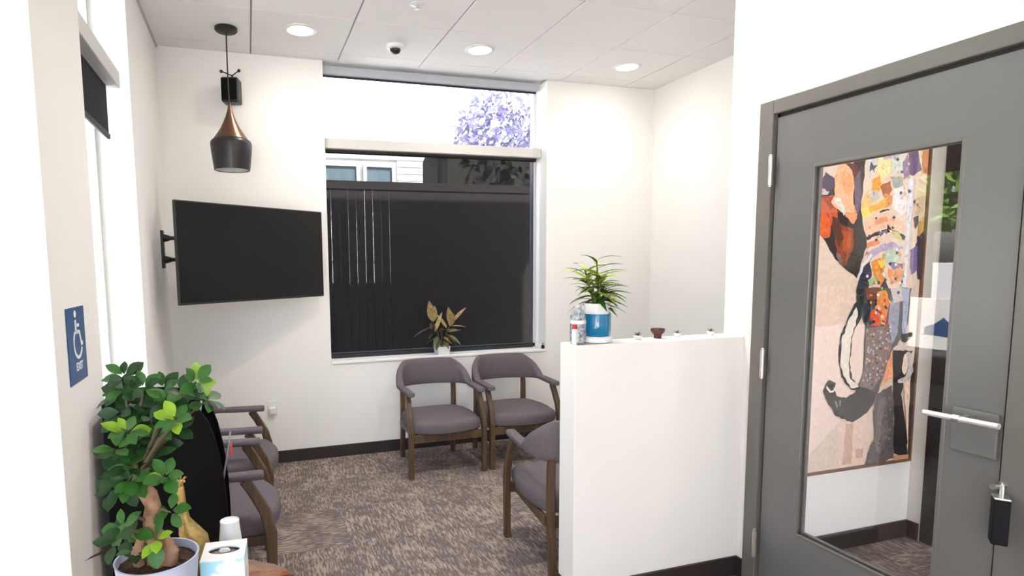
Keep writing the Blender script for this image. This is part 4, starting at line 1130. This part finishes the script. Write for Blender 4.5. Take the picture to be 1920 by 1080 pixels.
for k in range(3):
    cp = empty('paper_cup', (.450, 1.440, TZ+.0005+.026*k), label=['white paper cup, lowest of the upside down stack behind the tissue box', 'white paper cup in the middle of the upside down stack behind the tissue box', 'white paper cup on top of the upside down stack behind the tissue box'][k], cat='paper cup', group='upside down cup stack')
    s = 1
    MB().lathe([(.0365, .006), (.0385, .003), (.0365, 0), (.0345, .003), (.0255, .094), (.0265, .098), (.0265, .0915)], seg=28, cap=False).build('wall', M['paper'], cp, True)
    MB().lathe([(.0258, .0925), (.0258, .0935)], seg=24).build('bottom', M['paper'], cp)

# ---------------------------------------------------------------- things on the half wall
py_ = YP+.063
pp = empty('potted_palm', (1.951, py_+.008, HP+.0005), label='leafy green plant in a bright blue pot on the half wall', cat='potted plant')
MB().lathe([(.050, 0), (.064, .004), (.066, .022), (.060, .028), (.02, .028)], seg=36).build('saucer', M['white'], pp, True)
MB().lathe([(.0555, .0285), (.0585, .034), (.0595, .08), (.0595, .120), (.058, .124), (.055, .120), (.054, .10)], seg=40, cap=False).build('pot', M['tealpot'], pp, True)
MB().lathe([(.050, .03), (.0525, .125), (.0545, .168), (.0515, .168), (.0495, .128)], seg=36, cap=False).build('inner_pot', M['white'], pp, True)
MB().lathe([(.0495, .138), (.03, .142), (.005, .143)], seg=24).build('soil', M['soil'], pp)
random.seed(21)
PL = [leaf_mesh('leaf', .115, .024, M['palmlight'], .3, .42, 7, .7), leaf_mesh('leaf', .115, .023, M['palmdark'], .3, .46, 7, .7), leaf_mesh('leaf', .105, .022, M['leafmid'], .3, .40, 7, .7)]
bt = MB()
for s in range(9):
    a = s*2.4; r = .02+.055*random.random(); hgt = [.35, .27, .29, .24, .31, .23, .26, .20, .28][s]
    tip = Vector((r*math.cos(a)*(0 if s == 0 else 1)-.005, r*math.sin(a)*.6*(0 if s == 0 else 1), hgt)); base = Vector((.012*math.cos(a), .012*math.sin(a), .141))
    bt.tube([base, (base+tip)/2+Vector((0, 0, .01)), tip], [.005, .0042, .003], 6)
    nl = 14 if s == 0 else 13
    for k in range(nl):
        u = .22+.78*k/(nl-1); c = base.lerp(tip, u); an = k*2.4+s; el = .95*u-.25+random.uniform(-.12, .12)
        if k == nl-1: el = .5
        dd = Vector((math.cos(an)*math.cos(el), math.sin(an)*math.cos(el)*.8, math.sin(el)))
        q = random.random(); q = 0 if (c.z > .24 and q < .7) or q < .32 else (1 if q < .70 else 2)
        if c.z < .22 and dd.x < -.35 and dd.y < .4: continue
        put_leaf(PL[q], pp, c, dd, random.uniform(-.3, .3), random.uniform(.75, 1.12))
bt.build('stems', M['palmdark'], pp, True)
bo = empty('water_bottle', (1.847, YP+.050, HP+.0005), label='clear plastic bottle with a printed label beside the blue pot', cat='bottle')
MB().lathe([(.030, 0), (.033, .004), (.033, .012)], seg=28, cap=False).build('base', M['clear'], bo, True)
MB().lathe([(.033, .0125), (.0332, .050), (.033, .086)], seg=28, cap=False).build('label', M['label'], bo, True)
MB().lathe([(.0334, .0865), (.0338, .090), (.0334, .100), (.0330, .1005)], seg=28, cap=False).build('white_band', M['white'], bo, True)
MB().lathe([(.033, .101), (.032, .118), (.022, .138), (.013, .148), (.0125, .153)], seg=28, cap=False).build('shoulder', M['label'], bo, True)
MB().lathe([(.014, .1535), (.014, .166), (.012, .168)], seg=20).build('cap', M['gridcap'] if 'gridcap' in M else M['grid'], bo, True)
lb_ = empty('pill_tube', (1.806+.012, YP+.028, HP+.0005), label='small white tube with a red cap in front of the clear bottle', cat='tube')
MB().lathe([(.010, 0), (.0105, .002), (.0105, .066)], seg=18).build('body', M['paper'], lb_, True)
MB().lathe([(.011, .0665), (.011, .084), (.009, .086)], seg=18).build('cap', M['red'], lb_, True)
br_ = empty('clay_planter', (2.272, py_+.02, HP+.0005), label='small dark red clay planter on the half wall', cat='planter')
MB().lathe([(.016, 0), (.017, .016), (.027, .026), (.030, .034), (.030, .043), (.027, .043), (.024, .034)], seg=28).build('bowl', M['terracotta'], br_, True)
b = MB(); b.lathe([(.0265, .0405), (.02, .043), (.004, .045)], seg=20); b.build('soil', M['soil'], br_, True)
for (x, dy, sc_, lb) in ((2.168, .02, 1.1, 'tiny green succulent in a white dish left of the clay planter'), (2.385, .03, .9, 'tiny green succulent in a white dish right of the clay planter'), (2.570, .03, .95, 'tiny green succulent in a white dish nearest the door wall')):
    su = empty('succulent', (x, py_+dy, HP+.0005), label=lb, cat='succulent', group='tiny succulents on the half wall')
    MB().lathe([(.012*sc_, 0), (.017*sc_, .010), (.018*sc_, .016), (.015*sc_, .016)], seg=18).build('dish', M['white'], su, True)
    lm = leaf_mesh('leaf', .020*sc_, .008*sc_, M['succulent'], .4, .1, 4, .8)
    for k in range(9):
        a = k*2.4; el = .15+.1*k
        put_leaf(lm, su, Vector((.002*math.cos(a), .002*math.sin(a), .0165)), Vector((math.cos(a)*math.cos(el), math.sin(a)*math.cos(el), math.sin(el))), 0, 1)

# ---------------------------------------------------------------- plant on the window sill
wp_ = empty('potted_croton', (2.020, 4.283, ZS+.0005), rz=.05, label='bronze and cream leaved plant in a small white square pot on the sill', cat='potted plant')
MB().rings([[(x*s, y*s, z_) for x, y in ((-1, -1), (1, -1), (1, 1), (-1, 1))] for s, z_ in ((.047, 0), (.054, .066), (.049, .066), (.046, .05))], cap=True).build('pot', M['white'], wp_)
MB().box(-.0455, .0455, -.0455, .0455, .0505, .056).build('soil', M['soil'], wp_)
CL = [leaf_mesh('leaf', .14, .062, M['croton'], .2, .05, 6, .75), leaf_mesh('leaf', .13, .05, M['crotongreen'], .2, .15, 6, .75), leaf_mesh('leaf', .15, .030, M['croton'], .45, .12, 6, .75)]
def lf(ix, x, z_, dx, dy, dz, s=1, roll=0, yo=0): put_leaf(CL[ix], wp_, Vector((x, yo, z_-.012)), Vector((dx, dy, dz)), roll, s*1.16)
LFS = [(0, -.080, .28, -.18, -.15, 1, 1.1, .1), (1, -.072, .28, .25, .3, 1, .95, .6), (2, -.09, .235, -1, -.2, -.28, 1.05, .3), (1, -.085, .22, -.3, -.6, .9, .55, 0), (2, -.06, .20, .45, .1, 1, 1.0, .9), (2, .045, .22, -.6, .2, 1, .9, -.9),
       (0, .085, .24, -.18, -.1, 1, 1.0, .2), (2, .10, .27, .75, .1, .8, 1.0, .5), (0, .075, .235, .1, -.5, 1, .75, -.3), (2, .085, .235, 1, -.3, .05, .7, .2), (1, -.03, .20, -1, -.3, -.15, .9, .5), (1, .0, .20, .2, -.9, .3, .8, 0),
       (1, -.02, .18, -.9, -.3, -.9, .8, .4), (1, .03, .18, .9, -.3, -.8, .85, -.4), (0, .04, .17, .5, -.7, -.3, .6, 0), (1, .05, .20, 1, .1, .1, .9, .2), (1, -.04, .16, -.5, -.8, -.5, .8, .2), (0, .02, .15, .1, -1, -.3, .5, 0), (1, .03, .16, .6, .5, -.6, .7, 0), (1, -.03, .15, -.8, .4, -.3, .8, 0),
       (1, -.02, .13, -.6, -.8, -.5, .9, .3), (2, .02, .14, .5, -.9, -.35, .6, -.2), (1, .05, .17, .8, -.6, -.55, .9, .3), (1, -.05, .19, -.8, -.6, -.2, .8, .4), (0, .055, .19, .6, -.7, .2, .6, .3), (1, -.01, .19, -.2, -.8, .55, .8, .2), (1, .02, .12, .1, -1, -.5, .7, 0)]
for L_ in LFS: lf(*L_)
b = MB()
for p, q in (((0, 0, .055), (-.082, 0, .285)), ((0, 0, .055), (.085, 0, .25)), ((0, 0, .055), (0, 0, .20))):
    b.tube([p, (Vector(p)+Vector(q))/2+Vector((0, 0, .02)), q], [.005, .004, .003], 6)
b.build('stems', M['twig'], wp_, True)

# ---------------------------------------------------------------- outside
struct(MB().box(-300, 300, -300, 300, -.45, -.35).build('ground_outside', M['concrete']))
fn = empty('wooden_fence', (2.5, 5.40, -.35), label='dark wooden slat fence close outside the back window', cat='fence')
sl0 = MB().box(-.0325, .0325, -.010, .010, .02, 2.60).build('slat', M['fence'], fn)
for k in range(47):
    o = sl0 if k == 0 else sl0.copy()
    if k: C.objects.link(o)
    g = (k*37 % 11)/11
    o.location = (-1.72+.08*k, 0, 0); o.scale = (1.09+.13*(g if (2.5-1.72+.08*k) < 1.98 else 1.95), 1, 1)
MB().box(-1.8, 2.05, -.02, .03, 2.55, 2.625).build('rail', M['fence'], fn)
MB().box(-1.8, 2.05, .0105, .05, .9, .99).build('rail', M['fence'], fn)
MB().box(-1.8, 2.05, .0105, .04, .03, 1.66).build('kick_board', M['fence'], fn)
hs = empty('house', (0, 9.0, -.35), label='white sided neighbouring house with two windows behind the fence', cat='house')
HX1 = 3.417
MB().box(-3.0, HX1-.05, .03, 3.0, 0, 4.5).build('wall', M['siding'], hs)
holes = [(1.60, 2.29, 2.6, 3.40), (2.29, 2.80, 2.6, 3.40)]
pl0 = None
for k in range(24):
    z0 = 1.9+.105*k
    for (x0, x1) in ((-3.0, 1.15), (2.84, HX1)) if z0 < 3.42 and z0 > 2.5 else ((-3.0, HX1),):
        b = MB(); b.rings([[(x0, .029, z0), (x0, .004, z0), (x0, .012, z0+.104), (x0, .029, z0+.104)], [(x1, .029, z0), (x1, .004, z0), (x1, .012, z0+.104), (x1, .029, z0+.104)]])
        b.build('siding_board', M['siding'], hs)
MB().box(HX1-.001, HX1+.10, -.03, .06, 0, 4.5).build('corner_board', M['siding'], hs)
MB().box(-3.2, HX1+.3, -.4, 3.2, 4.5, 4.6).build('eave', M['siding'], hs)
for (x0, x1) in ((1.17, 2.24), (2.30, 2.80)):
    b = MB(); zb, zt = 2.60, 3.40
    b.box(x0, x0+.05, -.03, .03, zb, zt); b.box(x1-.05, x1, -.03, .03, zb, zt); b.box(x0+.05, x1-.05, -.03, .03, zb, zb+.05); b.box(x0+.05, x1-.05, -.03, .03, zt-.05, zt)
    f = b.build('window', M['siding'], hs)
    MB().box(x0+.05, x1-.05, .0, .01, zb+.05, zt-.05).build('pane', M['housepane'], f)
def leaf_cloud(bm, cx, cy, cz, rx, ry, rz, n, s, shell=.55):
    for _ in range(n):
        while True:
            v = Vector((random.uniform(-1, 1), random.uniform(-1, 1), random.uniform(-1, 1)))
            if shell < v.length < 1: break
        c = Vector((cx+v.x*rx, cy+v.y*ry, cz+v.z*rz)); a = Vector((random.gauss(0, 1), random.gauss(0, 1), random.gauss(0, 1))).normalized(); b_ = a.orthogonal().normalized(); d_ = a.cross(b_)
        k = s*random.uniform(.6, 1.3)
        bm.faces.new([bm.verts.new(c+b_*k), bm.verts.new(c+d_*k*.5), bm.verts.new(c-b_*k), bm.verts.new(c-d_*k*.5)])
def tree(label, x, y, blobs, mm, trunk_h, s, n):
    t = empty('tree', (x, y, -.35), label=label, cat='tree')
    MB().tube([(0, 0, 0), (.03, 0, trunk_h*.5), (-.02, .02, trunk_h)], [.14, .11, .07], 10).build('trunk', M['trunk'], t, True)
    b = MB()
    for bl in blobs: leaf_cloud(b.bm, *bl, n, s)
    f = b.build('foliage', M[mm], t); f['kind'] = 'stuff'
    return t
random.seed(31)
tree('lavender flowering tree seen through the upper right of the back window', 5.3, 9.6, [(0, 0, 4.2, 1.25, 1.1, 1.0), (-.55, -.2, 3.9, .8, .8, .75), (.8, .1, 3.9, 1.0, 1.0, .9), (.1, 0, 3.2, 1.2, 1.0, .8)], 'bloom', 3.2, .075, 1500)
hg = empty('hedge', (4.75, 7.2, -.35), label='dark tall hedge behind the right half of the fence', cat='hedge')
b = MB(); b.box(-1.9, 1.9, -.35, .5, 0, 3.30, .1); b.build('dense_core', M['hedge'], hg)
b = MB()
for i in range(1, 9): leaf_cloud(b.bm, -1.70+.43*i, -.1, 2.92+.12*math.sin(i*2.1), .42, .5, .34, 260, .07, .3)
f = b.build('foliage', M['hedge'], hg); f['kind'] = 'stuff'
# seen mirrored in the door glass through the left window
tree('bright green tree outside the left window mirrored in the door glass', -2.6, 4.6, [(0, -.3, 3.0, 1.2, 1.5, .75), (.3, -.6, 2.6, .7, .9, .5), (.2, .7, 2.7, .7, .9, .6)], 'bush', 2.6, .09, 1100)
sbd = empty('outdoor_signboard', (-2.2, 4.05, -.35), rz=0, label='white signboard with a blue peaked emblem outside the left window', cat='signboard')
MB().box(-.03, .03, -.62, .45, .83, 1.40, .006).build('board', M['signboard'], sbd)
for yy in (-.5, .35): MB().box(-.03, .03, yy-.03, yy+.03, 0, .8295).build('post', M['signboard'], sbd)
b = MB(); b.rings([[(xx, yy, zz) for yy, zz in ((-.16, .99), (.21, 1.01), (.21, 1.09), (.12, 1.12), (.03, 1.20), (-.06, 1.11), (-.16, 1.07))] for xx in (.0305, .034)])
b.build('emblem', M['signblue'], sbd)
MB().rings([[(xx, .36+.028*math.cos(2*PI*k/14), .99+.028*math.sin(2*PI*k/14)) for k in range(14)] for xx in (.0305, .034)]).build('brown_dot', M['terracotta'], sbd)
